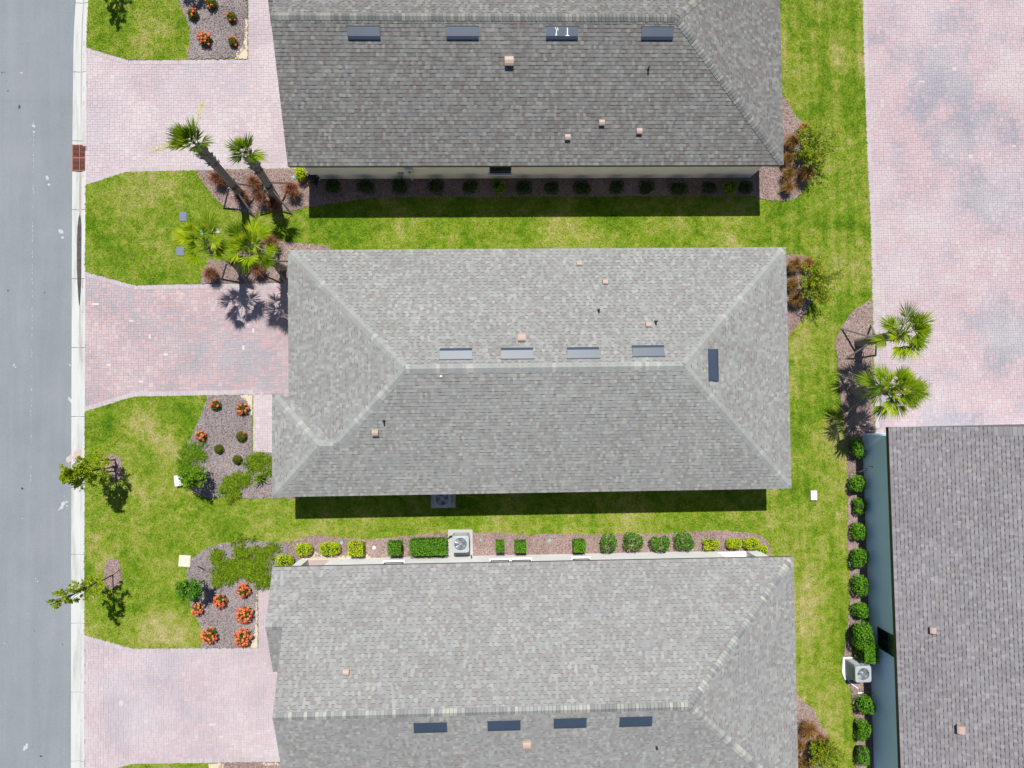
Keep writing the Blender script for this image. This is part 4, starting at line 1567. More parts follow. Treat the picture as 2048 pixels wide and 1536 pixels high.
bush_round('lime_shrub', 'lime-yellow shrub in front of the bright lanai opening', 'shrub', 1470, 1088, .36, .23, .5, 'leaf_lime', LIME, n=900)
bush_round('lime_shrub', 'lime-yellow shrub at the lanai corner pier, end of its row', 'shrub', 1505, 1088, .38, .26, .5, 'leaf_lime', LIME, n=900)
bush_round('lime_shrub', 'small lime-yellow shrub wrapping round the lanai corner beside the lawn', 'shrub', 1528, 1104, .20, .30, .45, 'leaf_lime', LIME, n=600)

ROW = 'round green shrubs along the blue wall'
for px, py, rx, ry, h, lb in ((1719, 897, .34, .46, .8, 'tall oval green shrub at the blue house corner below the palms'), (1719, 971, .34, .40, .8, 'round green shrub just below a white pipe on the blue wall bed'),
                              (1722, 1013, .28, .32, .65, 'smallest round green shrub in the blue wall row'), (1721, 1064, .30, .38, .7, 'round green shrub opposite the end of the lower house shrubs'),
                              (1723, 1119, .33, .45, .8, 'large dark-edged green shrub level with the top of the lower roof'), (1725, 1173, .32, .42, .8, 'oval green shrub between two others halfway along the blue wall'),
                              (1723, 1223, .30, .36, .75, 'green shrub just above the tall light green bush by the window'), (1736, 1414, .36, .36, .9, 'dome-shaped green shrub right below the fallen white pipes'),
                              (1730, 1465, .28, .44, .8, 'oval dark green shrub two below the air conditioner'), (1729, 1513, .28, .42, .8, 'lowest green shrub of the blue wall row')):
    bush_round('round_shrub', lb, 'shrub', px, py, rx, ry, h, 'leaf_green', ROW, .066, 1050, lumps=7)
bush_round('tall_shrub', 'tall light green bush under the blue house window', 'shrub', 1730, 1275, .44, .54, 1.25, 'leaf_green', None, .062, 1900, lumps=9)
bush_round('tall_shrub', 'square-cut light green bush between the window and the air conditioner', 'shrub', 1738, 1306, .33, .38, 1.15, 'leaf_green', None, .062, 1300, square=True)
bush_round('lime_shrub', 'bright yellow-green shrub at the corner where driveway meets beige wall', 'shrub', 599, 345, .24, .30, .75, 'leaf_lime', None, n=800)

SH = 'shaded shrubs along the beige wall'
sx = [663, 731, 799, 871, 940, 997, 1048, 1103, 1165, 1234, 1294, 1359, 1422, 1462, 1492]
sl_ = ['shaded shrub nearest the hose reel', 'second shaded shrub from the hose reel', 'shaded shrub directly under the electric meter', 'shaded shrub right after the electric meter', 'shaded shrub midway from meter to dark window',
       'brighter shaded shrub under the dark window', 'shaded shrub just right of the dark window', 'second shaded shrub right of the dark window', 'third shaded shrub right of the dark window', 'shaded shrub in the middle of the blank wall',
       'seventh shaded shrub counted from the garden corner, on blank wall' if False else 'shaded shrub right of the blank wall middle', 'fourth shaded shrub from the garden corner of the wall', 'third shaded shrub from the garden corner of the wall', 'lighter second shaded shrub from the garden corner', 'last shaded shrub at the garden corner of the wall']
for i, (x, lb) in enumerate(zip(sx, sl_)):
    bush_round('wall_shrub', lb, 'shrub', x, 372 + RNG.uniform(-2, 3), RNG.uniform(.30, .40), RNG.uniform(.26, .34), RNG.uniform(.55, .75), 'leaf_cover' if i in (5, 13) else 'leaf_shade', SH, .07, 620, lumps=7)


def flower_bush(label, px, py, r, h, bloom, group, z=.04):
    c = G(px, py, h * .6)
    t = thing('flower_bush', label, 'flower bush', (c[0], c[1], z), RNG.uniform(0, 6), group)
    mb = MB()
    p = fib(520, 1, -.25)
    P3 = p * RNG.uniform(.75, 1.0, len(p))[:, None] * np.array([r, r, h * .55]) + np.array([0, 0, h * .42])
    mb.leaves(P3, p + [0, 0, .3], .060, .5, None, .55, .2)
    mb.build('foliage', M['leaf_ixora'], t)
    if bloom:
        fb_ = MB()
        q = fib(bloom * 3, 1, .0)[:bloom]
        if bloom < 10:
            q[:, 0] += .6
            q /= np.linalg.norm(q, axis=1)[:, None]
        for d in q:
            c0_ = d * np.array([r, r, h * .55]) * RNG.uniform(.9, 1.08) + np.array([0, 0, h * .44])
            m = 26
            e = fib(m, 1, -.1)
            Q = c0_ + e * .047 * np.array([1, 1, .7]) + d * .02
            fb_.leaves(Q, e + d * .5, .044, .8, np.clip(RNG.normal(RNG.uniform(.25, .75), .18, len(Q)), 0, 1), .3)
        fb_.build('blossom', M['flower'], t)
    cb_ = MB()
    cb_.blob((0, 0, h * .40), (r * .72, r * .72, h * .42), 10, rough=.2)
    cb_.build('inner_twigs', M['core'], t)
    return t


FT, FM, FL = 'flower bushes in the top bed', 'flower bushes in the middle bed', 'flower bushes in the lower bed'
for px, py, r, h, n_, g, lb in (
        (385, 27, .24, .42, 9, FT, 'green bush with one side of coral flowers at the dark shadow in the top bed'), (409, 78, .28, .45, 30, FT, 'large coral-flowered bush lowest left in the top bed'),
        (381, 33, .22, .4, 24, FT, '') if False else (377, 30, .02, .02, 0, None, None),
        (463, 33, .21, .40, 6, FT, 'mostly green bush with orange tips near the top walkway'), (465, 83, .20, .38, 7, FT, 'green bush topped with a few orange flowers near the sandy corner'),
        (422, 6, .26, .45, 5, FT, 'green bush with coral flowers cut off by the top of the photo'),
        (431, 810, .22, .38, 7, FM, 'small sparse bush with few coral flowers by the mid driveway'), (484, 817, .25, .42, 17, FM, 'half-flowering coral bush beside the mid walkway'),
        (402, 872, .20, .38, 16, FM, 'coral-flowered bush at the grass edge of the middle bed'), (482, 873, .23, .38, 1, FM, 'olive green bush without flowers beside the mid walkway'),
        (437, 898, .20, .36, 0, FM, 'round olive green bush in the centre of the middle bed'), (474, 919, .21, .36, 0, FM, 'olive green bush next to the feathery plants in the middle bed'),
        (487, 1181, .27, .45, 28, FL, 'coral-flowered bush touching the ground cover near the lower walkway'), (440, 1202, .27, .45, 30, FL, 'coral-flowered bush below the dark shrub in the lower bed'),
        (394, 1219, .22, .4, 26, FL, 'smaller coral-flowered bush at the grass edge of the lower bed'), (488, 1229, .34, .5, 48, FL, 'large full coral-flowered bush beside the lower walkway'),
        (418, 1271, .31, .5, 42, FL, 'ragged coral-flowered bush at the lower left bed corner'), (485, 1275, .36, .5, 62, FL, 'fullest coral-flowered bush by the sandy lower bed corner')):
    if lb:
        flower_bush(lb, px, py, r, h, n_, g)


def blades(mb, n, R, H, arch=.5, w=.008, seg=4, up=.35):
    """arching grass blades from one crown"""
    for _ in range(n):
        a = RNG.uniform(0, 2 * math.pi)
        d = np.array([math.cos(a), math.sin(a), 0])
        s = np.array([-math.sin(a), math.cos(a), 0])
        R_ = R * RNG.uniform(.25, 1.0)
        h = H * RNG.uniform(.6, 1.05)
        o = RNG.normal(0, .045, 3) * np.array([1, 1, 0])
        T = RNG.random()
        pts = []
        for i in range(seg + 1):
            u = i / seg
            pts.append(o + d * R_ * u ** 1.5 + np.array([0, 0, h * math.sin(u * (math.pi / 2 + arch))]))
        V = []
        for i, q in enumerate(pts):
            ww = w * (1 - i / seg) + .0008
            V += [q - s * ww, q + s * ww]
        mb.add(V, [[2 * i, 2 * i + 1, 2 * i + 3, 2 * i + 2] for i in range(seg)], T)


def grass_clump(label, px, py, r, h, mat, group, n=620):
    c = G(px, py, h * .3)
    mb = MB()
    blades(mb, n, r * 1.12, h, .5, .011)
    o = mb.build('fountain_grass_plant', M[mat], None)
    o.location = (c[0], c[1], .04)
    return tag(o, label, 'ornamental grass', group)


RG = 'maroon grass clumps under the palms'
for px, py, r, h, lb in ((441, 362, .40, .75, 'maroon grass clump nearest the driveway, left of the tallest palm trunk'), (488, 397, .40, .7, 'maroon grass clump at the foot of the tallest palm'),
                         (513, 370, .40, .75, 'maroon grass clump between the two upper palm trunks'), (527, 400, .36, .7, 'shaded maroon grass clump below the clump between the upper palms'),
                         (588, 384, .46, .8, 'largest maroon grass clump, near the hose reel'), (549, 412, .30, .6, 'shaded maroon grass clump in the second upper palm shadow'),
                         (428, 550, .38, .7, 'maroon grass clump by itself at the mid driveway edge'), (547, 489, .40, .75, 'maroon grass clump behind the lower palm fronds by the roof corner'),
                         (520, 541, .38, .7, 'maroon grass clump between the lower palm trunk shadows'), (485, 528, .3, .6, 'maroon grass clump hidden under the fronds of the lower palms')):
    grass_clump(lb, px, py, r, h, 'redgrass', RG)
BGp = 'bronze grass clumps in the east beds'
for px, py, r, h, lb in ((1578, 288, .40, .7, 'bronze grass clump against the upper roof edge'), (1570, 322, .34, .6, 'bronze grass clump at the upper house roof corner'), (1572, 352, .38, .7, 'bronze grass clump directly below the upper roof corner'), (1606, 352, .42, .75, 'dark bronze grass clump shaded by the upper airy bush'),
                         (1571, 378, .34, .6, 'small bronze grass clump at the lawn edge casting a stub shadow'), (1603, 262, .3, .5, 'sparse bronze grass clump at the top of the upper east bed'),
                         (1583, 532, .42, .7, 'golden bronze grass clump beside the middle roof edge'), (1610, 530, .38, .6, 'golden bronze grass clump at the lawn tip of the middle east bed'),
                         (1579, 570, .34, .6, 'narrow bronze grass clump halfway along the middle roof edge'), (1587, 600, .42, .7, 'dark bronze grass clump lowest in the middle east bed'),
                         (1611, 1452, .52, .8, 'large dark bronze grass clump in the lower east bed'), (1594, 1485, .36, .6, 'bronze grass clump against the lower roof edge'), (1642, 1477, .36, .6, 'feathery bronze grass clump at the lawn tip of the lower east bed'), (1601, 1520, .42, .7, 'bronze grass clump at the bottom of the photo by the lower roof')):
    grass_clump(lb, px, py, r, h, 'bronzegrass', BGp)


def airy_bush(label, px, py, r, h, base, mat='leaf_airy', n_st=70):
    b = G(*base)
    c = G(px, py, h * .65)
    off = np.array([c[0] - b[0], c[1] - b[1], 0])
    t = thing('firebush', label, 'bush', (b[0], b[1], .04), 0, 'airy red-flowered bushes in the east beds')
    st, lf, fl_ = MB(), MB(), MB()
    for _ in range(n_st):
        a = RNG.uniform(0, 2 * math.pi)
        R_ = r * math.sqrt(RNG.uniform(.05, 1))
        end = np.array([math.cos(a) * R_, math.sin(a) * R_, h * RNG.uniform(.5, 1.0)]) + off * RNG.uniform(.5, 1)
        mid = end * np.array([.42, .42, .75]) + np.array([0, 0, .1])
        u = np.linspace(0, 1, 6)[:, None]
        path = (1 - u) ** 2 * np.zeros(3) + 2 * u * (1 - u) * mid + u ** 2 * end
        st.tube(path, np.linspace(.012, .004, 6), 5)
        m = RNG.integers(34, 54)
        uu = RNG.uniform(.35, 1.0, m)[:, None]
        Q = 2 * uu * (1 - uu) * mid + uu ** 2 * end + RNG.normal(0, .055, (m, 3))
        lf.leaves(Q, np.tile([0, 0, 1.0], (m, 1)), .10, .36, None, .6, .2)
        if RNG.random() < .4:
            fl_.leaves(end + RNG.normal(0, .02, (4, 3)), np.tile([0, 0, 1.0], (4, 1)), .05, .45, None, .5)
    st.build('stem', M['stem'], t)
    lf.build('foliage', M[mat], t)
    fl_.build('blossom', M['flower_red'], t)
    return t


airy_bush('airy yellow-green bush with red blooms beside the upper house', 1634, 283, 1.12, 1.9, (1602, 320))
airy_bush('airy yellow-green bush with red blooms beside the middle house', 1645, 556, 1.12, 1.9, (1608, 572))
airy_bush('airy green bush with red blooms at the bottom beside the lower house', 1655, 1516, .85, 1.9, (1618, 1478))


def spreading(label, blobs, mat='leaf_cover', name='ground_cover_plant', z=.05):
    """low needle-leaved ground cover; blobs = (px, py, rx_px, ry_px, count)"""
    mb = MB()
    c0_ = G(blobs[0][0], blobs[0][1])
    for px, py, rx, ry, n in blobs:
        c = G(px, py)
        k = max(6, n // 90)
        heads = RNG.normal(0, .42, (k, 2)) * np.array([rx, ry]) / 45
        m = n // k
        for hx, hy in heads:
            a = RNG.uniform(0, 2 * math.pi, m)
            rr2 = RNG.uniform(.02, .22, m)
            P3 = np.c_[c[0] - c0_[0] + hx + np.cos(a) * rr2, c[1] - c0_[1] + hy + np.sin(a) * rr2, RNG.uniform(.04, .16, m) * (1 - rr2 * 2.2) + .05]
            U = np.c_[np.cos(a), np.sin(a), RNG.uniform(-.1, .6, m)]
            mb.leaves(P3, np.tile([0, 0, 1.0], (m, 1)), .115, .17, None, .45, 0, U)
    o = mb.build(name, M[mat], None)
    o.location = (c0_[0], c0_[1], z)
    return tag(o, label, 'ground cover', 'ground cover patches')


spreading('feathery green ground cover at the end of the mid walkway', [(512, 928, 26, 20, 1500), (530, 918, 14, 14, 600), (540, 935, 10, 12, 400)])
spreading('feathery green ground cover in the middle of the bed before the roof', [(475, 960, 26, 16, 1500), (490, 952, 18, 12, 700)])
spreading('feathery green ground cover at the lawn edge of the middle bed', [(460, 978, 22, 18, 1500), (470, 985, 16, 10, 600)])
spreading('largest spreading green ground cover mat beside the lower roof', [(470, 1138, 44, 24, 3600), (515, 1140, 36, 24, 3200), (450, 1155, 24, 18, 1300), (530, 1155, 20, 20, 1100), (490, 1128, 40, 14, 1500)])
spreading('small green ground cover tuft near the square cream lid', [(438, 1110, 17, 12, 900), (436, 1118, 10, 8, 300)])
spreading('upright green ground cover tuft below a pale stone at the bed top', [(482, 1100, 18, 24, 1500), (486, 1120, 16, 14, 900)])
spreading('green ground cover patch at the top of the lower bed by the lime shrub', [(530, 1104, 26, 14, 1600), (548, 1095, 14, 8, 500), (525, 1118, 18, 12, 600)])
spreading('green ground cover under the young bush beside the white utility box', [(390, 900, 22, 22, 1700), (376, 935, 22, 20, 1400), (372, 955, 16, 16, 800)], 'leaf_mid')


def strap_plant(label, px, py, r, h):
    c = G(px, py, .2)
    mb = MB()
    blades(mb, 60, r, h, .9, .022, 5)
    o = mb.build('strap_plant', M['leaf_mid'], None)
    o.location = (c[0], c[1], .04)
    return tag(o, label, 'plant')


strap_plant('strap-leaved green plant close to the middle roof corner', 522, 955, .55, .5)


def leafy_tree(name, label, cat, base_px, parts, trunk_h, mat, leaf, bark='bark', trunk_r=.03, extra=None, lean=(0, 0), ratio=.5, group=None):
    """small tree or tree-form shrub: parts = clumps (dx, dy, z, r, n) about the foot"""
    b = G(*base_px)
    t = thing(name, label, cat, (b[0], b[1], .04), 0, group)
    tr, lf = MB(), MB()
    top = max(p[2] for p in parts)
    path = [np.array([lean[0] * u, lean[1] * u, trunk_h * u]) + RNG.normal(0, .012, 3) * (u > 0) for u in np.linspace(0, 1, 7)]
    tr.tube(path, np.linspace(trunk_r, trunk_r * .45, 7), 7)
    for dx, dy, z, r, n in parts:
        c = np.array([dx, dy, z])
        u = np.clip(z / trunk_h * RNG.uniform(.55, .8), .15, .95)
        s = np.array([lean[0] * u, lean[1] * u, trunk_h * u])
        m = (s + c) / 2 + np.array([0, 0, .05])
        w = np.linspace(0, 1, 5)[:, None]
        tr.tube((1 - w) ** 2 * s + 2 * w * (1 - w) * m + w ** 2 * c, np.linspace(trunk_r * .5, .006, 5), 5, caps=False)
        k = max(3, n // 26)
        tw = RNG.normal(0, 1, (k, 3))
        tw = tw / np.linalg.norm(tw, axis=1)[:, None] * r * RNG.uniform(.35, 1.05, k)[:, None]
        mm = n // k
        for q in tw:
            Q = c + q * RNG.uniform(.55, 1.1, (mm, 1)) + RNG.normal(0, r * .20, (mm, 3))
            lf.leaves(Q, np.tile([0, 0, 1.0], (mm, 1)) + q * .6, leaf, ratio, None, .6, .15)
    tr.build('trunk', M[bark], t)
    lf.build('crown', M[mat], t)
    return t


def clumps(n, r, z0, z1, cnt, cr, taper=.6):
    out = []
    for i in range(n):
        u = (i + .5) / n
        a = i * 2.4 + RNG.uniform(0, .8)
        z = z0 + (z1 - z0) * u
        rr2 = r * (1 - taper * u) * RNG.uniform(.45, 1.0)
        out.append((math.cos(a) * rr2, math.sin(a) * rr2, z, cr * RNG.uniform(.75, 1.2) * (1 - .35 * u), cnt))
    return out


YT = 'young street trees on the front lawns'
leafy_tree('young_tree', 'fuller young yellow-green tree overhanging the kerb between two stakes', 'tree', (231, 933), clumps(30, .74, 1.2, 3.7, 150, .27), 3.6, 'leaf_oak', .085, group=YT)
leafy_tree('young_tree', 'thin young tree leaning over the kerb with a bare visible trunk', 'tree', (227, 1149), clumps(24, .66, 1.4, 4.1, 80, .22), 4.1, 'leaf_oak', .085, lean=(-.1, -.12), group=YT)
leafy_tree('young_tree', 'young tree beyond the top of the photo, known by its shadow on the lawn', 'tree', (231, -36), clumps(24, .66, 1.4, 4.0, 120, .24), 4.0, 'leaf_oak', .075, group=YT)


def stake(label, base, top_px, h, r=.03, name='tree_stake'):
    a = G(*base)
    b = G(*top_px, h)
    mb = MB()
    mb.tube([(a[0], a[1], 0), (b[0], b[1], h)], [r, r * .9], 7)
    return tag(mb.build(name, M['wood_dark'], None), label, 'stake')


stake('dark upright stake on the upper side of the fuller young tree', (231, 919.5), (203, 921), 1.15)
stake('dark upright stake on the lower side of the fuller young tree', (232.5, 942), (208, 944.5), 1.05)
stake('thin dark stake leaning from the mulch ring to the thin young tree', (241, 1138.5), (227, 1149), .55, .014)

leafy_tree('broad_bush', 'bright mid-green broad bush beside the white utility box', 'bush', (409, 950),
           [(-.30, .1, .7, .30, 200), (.05, .15, 1.1, .34, 240), (.32, -.05, 1.0, .32, 240), (-.1, -.25, 1.2, .34, 240), (.1, .3, .8, .3, 180), (.0, .0, 1.75, .36, 260), (-.35, -.2, .9, .3, 200), (.2, -.3, 1.5, .3, 200), (-.15, .2, 2.1, .22, 90), (.15, -.05, 2.25, .22, 80)],
           1.9, 'leaf_mid', .085)
leafy_tree('standard_shrub', 'dark glossy two-lobed shrub on a leaning stem above the coral bushes', 'shrub', (409, 1160),
           [(-.45, -.05, 1.0, .30, 240), (-.42, -.3, 1.1, .28, 200), (-.4, .15, 1.2, .26, 180), (.08, .05, 1.25, .34, 240), (.12, -.25, 1.3, .3, 220), (.2, .2, 1.4, .26, 160), (.25, -.05, 1.5, .26, 160)],
           1.5, 'leaf_dark', .11)
leafy_tree('standard_shrub', 'dark shrub beyond the top of the photo, known by its shadow in the bed', 'shrub', (393, -26),
           [(-.3, 0, 1.1, .34, 260), (.2, .1, 1.3, .36, 260), (.35, -.2, 1.1, .3, 200), (0, -.25, 1.5, .34, 240)], 1.5, 'leaf_dark', .11)
stake('short dark stake lying above the dark two-lobed shrub', (412, 1142), (395, 1132), .45, .02)
stake('short dark stake below the dark two-lobed shrub', (394, 1188), (382, 1195.5), .45, .02)


# ---- palms
def fan(mb, c, d, up, L, spread=1.2, n=22, w=.017, droop=.35, tint=.5):
    """one fan leaf: n stiff pleated segments round the direction d, folded along its middle"""
    d = d / np.linalg.norm(d)
    s = np.cross(d, up)
    s /= np.linalg.norm(s) + 1e-9
    nrm = np.cross(s, d)
    if nrm[2] < 0:
        nrm = -nrm
    for i in range(n):
        a = (i / (n - 1) - .5) * 2 * spread
        e = d * math.cos(a) + s * math.sin(a) + nrm * (.42 * abs(a / spread) + RNG.normal(0, .10))
        e /= np.linalg.norm(e)
        ll = L * (1 - .38 * (abs(a) / spread) ** 2) * RNG.uniform(.85, 1.1)
        q = np.cross(e, nrm)
        q /= np.linalg.norm(q) + 1e-9
        m = c + e * ll * .5 + np.array([0, 0, -droop * ll * .06])
        tip = c + e * ll + np.array([0, 0, -droop * ll * RNG.uniform(.2, .6)])
        t = np.clip(tint + RNG.normal(0, .2), 0, 1)
        up_ = nrm * w * .5
        mb.add([c, m - q * w - up_, m + up_, m + q * w - up_, tip], [[0, 1, 2], [0, 2, 3], [1, 4, 2], [2, 4, 3]], t)


def palm(label, base_px, crown_px, h, fronds, spread_el, matf='frond', Lp=.65, Lb=.78, tr=.15, sup=4, spikes=(), fspread=1.3, group='transplanted palms', az0=0.0, sup_az=0.0):
    b = G(*base_px)
    c = G(*crown_px, h)
    t = thing('palm_tree', label, 'palm tree', (b[0], b[1], .04), 0, group)
    off = np.array([c[0] - b[0], c[1] - b[1], h])
    path = [off * u + np.array([off[0], off[1], 0]) * (.10 * math.sin(math.pi * u)) for u in np.linspace(0, .97, 12)]
    mb = MB()
    rad = tr * np.array([1.18, 1.05, 1, .97, .95, .95, .96, 1.0, 1.1, 1.15, .95, .55])
    mb.tube(path, rad, 12)
    mb.build('trunk', M['palm_trunk'], t, True)
    # old leaf bases round the upper trunk
    bt = MB()
    for i in range(70):
        u = RNG.uniform(.62, .97)
        a = i * 2.399
        p = off * u + np.array([off[0], off[1], 0]) * (.10 * math.sin(math.pi * u))
        d = np.array([math.cos(a), math.sin(a), .9])
        bt.tube([p + d * np.array([1, 1, 0]) * tr * .85, p + d * np.array([1, 1, 0]) * tr * 1.0 + np.array([0, 0, .07]), p + d * (tr * 1.0 + RNG.uniform(.04, .15))], [.034, .026, .012], 5, RNG.random())
    bt.build('leaf_bases', M['boot'], t)
    lo, hi = spread_el
    heart = off + np.array([0, 0, .02])
    for i in range(fronds):
        u = (i + .5) / fronds
        az = az0 + i * 2.399 + RNG.normal(0, .15)
        el = math.radians(hi + (lo - hi) * u + RNG.normal(0, 6))
        d = np.array([math.cos(az) * math.cos(el), math.sin(az) * math.cos(el), math.sin(el)])
        L = Lp * RNG.uniform(.45, 1.2)
        hub = heart + d * L + np.array([0, 0, -.12 * L * math.cos(el)])
        mid = heart + d * L * .5 + np.array([0, 0, .03])
        pm = MB()
        pm.tube([heart, mid, hub], [.016, .012, .009], 5, .8)
        e = d * np.array([1, 1, .8]) + np.array([0, 0, -.10])
        fan(pm, hub, e, np.array([0.01, 0.02, 1.0]), Lb * RNG.uniform(.85, 1.15), RNG.uniform(.75, 1.0) * fspread, RNG.integers(22, 30), .020, .45, np.clip(RNG.normal(.5, .22), .05, .95))
        pm.build('frond', M[matf] if RNG.random() < .65 else M['frond'], t)
    if spikes:
        for az in spikes:
            sp = MB()
            e = np.array([math.cos(az), math.sin(az), 0])
            pth = [heart + e * q * 1.5 + np.array([0, 0, .45 * math.sin(q * 2.2)]) for q in np.linspace(0, 1, 7)]
            sp.tube(pth, np.linspace(.012, .005, 7), 5)
            for q in np.linspace(.45, 1, 26):
                p_ = heart + e * q * 1.5 + np.array([0, 0, .45 * math.sin(q * 2.2)])
                sp.leaves(p_ + RNG.normal(0, .06, (5, 3)), np.tile([0, 0, 1.0], (5, 1)), .11, .12, None, .5)
            sp.build('flower_stalk', M['straw'], t)
    # timber braces strapped to the trunk
    for i in range(sup):
        az = sup_az + i * 2 * math.pi / sup
        uu = min(.5, 1.25 / h)
        p = off * uu + np.array([math.cos(az), math.sin(az), 0]) * (tr + .02)
        f = np.array([math.cos(az) * 1.0, math.sin(az) * 1.0, 0.0]) + np.array([0, 0, -.03])
        sb_ = MB()
        sb_.tube([f, p], [.048, .048], 4)
        sb_.build('brace', M['wood'], t)
    if sup:
        st_ = MB()
        p = off * min(.5, 1.25 / h)
        st_.lathe((p[0], p[1], p[2] - .12), [(tr + .05, 0), (tr + .055, .10), (tr + .05, .2)], 8)
        st_.build('brace_collar', M['wood'], t)
    return t


palm('tallest palm, its bare trunk leaning over the upper driveway', (488, 396), (392, 289), 4.9, 12, (25, 88), 'frond', .42, .84, spikes=(1.25, 3.45), sup=4, sup_az=.5, az0=1.0, fspread=.78, tr=.17)
palm('palm with a small crown next to the tallest one, over the upper driveway', (553, 399), (494, 308), 3.9, 9, (15, 88), 'frond_yellow', .36, .70, sup=4, sup_az=.8, az0=2.0, fspread=.78, tr=.17)
palm('palm whose wide crown spreads over the lawn beside two grey lids', (484, 538), (413, 491), 3.6, 15, (0, 78), 'frond_yellow', .68, .66, sup=4, sup_az=.5, az0=.3)
palm('bright-fronded palm close to the middle roof corner, casting its shadow on the driveway', (567, 536), (504, 500), 3.7, 16, (-4, 78), 'frond_yellow', .66, .68, sup=4, sup_az=.3, az0=1.7)
palm('braced palm with a sideways trunk at the edge of the paved court', (1716, 684), (1805, 668), 3.6, 21, (-2, 80), 'frond_yellow', .66, .72, sup=4, sup_az=.9, az0=.6, tr=.18)
palm('lower of the two palms by the paved court, nearest the blue house', (1707, 782), (1783, 779), 3.35, 30, (0, 80), 'frond_yellow', .76, .74, sup=3, sup_az=.2, az0=2.4, tr=.18)
# a low fan beside the valve lid
mb = MB()
fan(mb, np.array([0, 0, .25]), np.array([0, 1.0, .35]), np.array([0, 0, 1.0]), .36, 1.25, 18, .02, .3, .6)
o = mb.build('palm_seedling', M['bronzegrass'], None)
o.location = G(416, 465, 0)
tag(o, 'small yellow-brown fan leaf standing in the lawn between two lids', 'plant')


# ================================================================ equipment and small things
def ac_unit(label, px, py, z0, sz, h, rz=0.0):
    c = G(px, py, z0 + h)
    t = thing('air_conditioner', label, 'air conditioner', (c[0], c[1], z0), rz, 'air conditioning units')
    s = sz / 2
    r = .09

    def rr_poly(s_, r_, k=5):
        out = []
        for cx, cy, a0 in ((s_ - r_, s_ - r_, 0), (-s_ + r_, s_ - r_, 90), (-s_ + r_, -s_ + r_, 180), (s_ - r_, -s_ + r_, 270)):
            for i in range(k + 1):
                a = math.radians(a0 + 90 * i / k)
                out.append((cx + r_ * math.cos(a), cy + r_ * math.sin(a)))
        return out
    mb = MB()
    ip = rr_poly(s - .03, r - .02)
    mb.prism(ip, .02, h - .12)
    mb.build('coil', M['ac_dark'], t)
    mb = MB()
    op = rr_poly(s, r)
    mb.prism(op, 0, .05)
    n = len(op)
    # corner posts and louvres
    for sx_, sy_ in ((1, 1), (1, -1), (-1, 1), (-1, -1)):
        mb.box((sx_ * (s - .05), sy_ * (s - .05), h / 2 - .02), (.085, .085, h - .14))
    for i in range(14):
        z = .09 + i * (h - .2) / 14
        for a in range(4):
            ca, sa = math.cos(a * math.pi / 2), math.sin(a * math.pi / 2)
            q = s - .012
            mb.box((ca * q, sa * q, z), (.018 if a % 2 == 0 else sz - .19, sz - .19 if a % 2 == 0 else .018, .022))
    # top pan with a round fan opening
    R0 = s * .74
    k = 48
    th = np.arange(k) * 2 * math.pi / k
    ring = np.c_[R0 * np.cos(th), R0 * np.sin(th)]
    oo = []
    for a in th:
        dx, dy = math.cos(a), math.sin(a)
        m = s / max(abs(dx), abs(dy))
        x, y = dx * m, dy * m
        if abs(x) > s - r and abs(y) > s - r:
            ccx, ccy = math.copysign(s - r, x), math.copysign(s - r, y)
            lo_, hi_ = 0, m
            for _ in range(24):
                md = (lo_ + hi_) / 2
                px_, py_ = dx * md, dy * md
                if abs(px_) > s - r and abs(py_) > s - r and math.hypot(px_ - ccx, py_ - ccy) > r:
                    hi_ = md
                else:
                    lo_ = md
            x, y = dx * lo_, dy * lo_
        oo.append((x, y))
    oo = np.array(oo)
    zt = h
    V = np.r_[np.c_[oo, np.full(k, zt - .012)], np.c_[ring * 1.05, np.full(k, zt)], np.c_[ring, np.full(k, zt - .006)], np.c_[ring, np.full(k, zt - .11)], np.c_[oo, np.full(k, zt - .12)]]
    i = np.arange(k)
    j = (i + 1) % k
    mb.add(V, np.r_[np.c_[i, j, j + k, i + k], np.c_[i + k, j + k, j + 2 * k, i + 2 * k], np.c_[i + 2 * k, j + 2 * k, j + 3 * k, i + 3 * k], np.c_[i + 4 * k, j + 4 * k, j, i]])
    mb.build('cabinet', M['ac_grey'], t)
    mb = MB()
    mb.disc((0, 0, h - .125), R0 + .01, k=32)
    mb.build('fan_well', M['fan_dark'], t)
    mb = MB()
    for q in range(4):
        a0 = q * math.pi / 2 + .5
        for u in range(6):
            a1, a2 = a0 + u * .14, a0 + (u + 1) * .14
            z1, z2 = h - .105 + u * .010, h - .105 + (u + 1) * .010
            mb.quad((.08 * math.cos(a1), .08 * math.sin(a1), z1), (R0 * .93 * math.cos(a1), R0 * .93 * math.sin(a1), z1), (R0 * .93 * math.cos(a2), R0 * .93 * math.sin(a2), z2), (.08 * math.cos(a2), .08 * math.sin(a2), z2))
    mb.lathe((0, 0, h - .11), [(.10, 0), (.095, .06), (.06, .085), (.001, .09)], 18)
    fn = mb.build('fan', M['fan_metal'], t)
    mb = MB()
    for q in range(1, 8):
        r2 = R0 * q / 7.3
        ths = np.linspace(0, 2 * math.pi, 29)
        mb.tube(np.c_[r2 * np.cos(ths), r2 * np.sin(ths), np.full(29, h + .012)], .0035, 4, caps=False)
    for q in range(8):
        a = q * math.pi / 4
        mb.tube([(.06 * math.cos(a), .06 * math.sin(a), h + .018), (R0 * 1.03 * math.cos(a), R0 * 1.03 * math.sin(a), h + .004)], .0045, 4)
    mb.build('fan_guard', M['fan_metal'], t)
    return t, c


def slab(label, pts_px, z, mat='concrete', name='concrete_pad', cat='pad', th=.10):
    P_ = GP(pts_px, z)
    c = P_.mean(0)
    mb = MB()
    mb.prism(P_ - c, -th, 0)
    mb.prism((P_ - c) * .965, 0.0, .006)
    o = mb.build(name, M[mat], None)
    o.location = (c[0], c[1], z)
    return tag(o, label, cat)


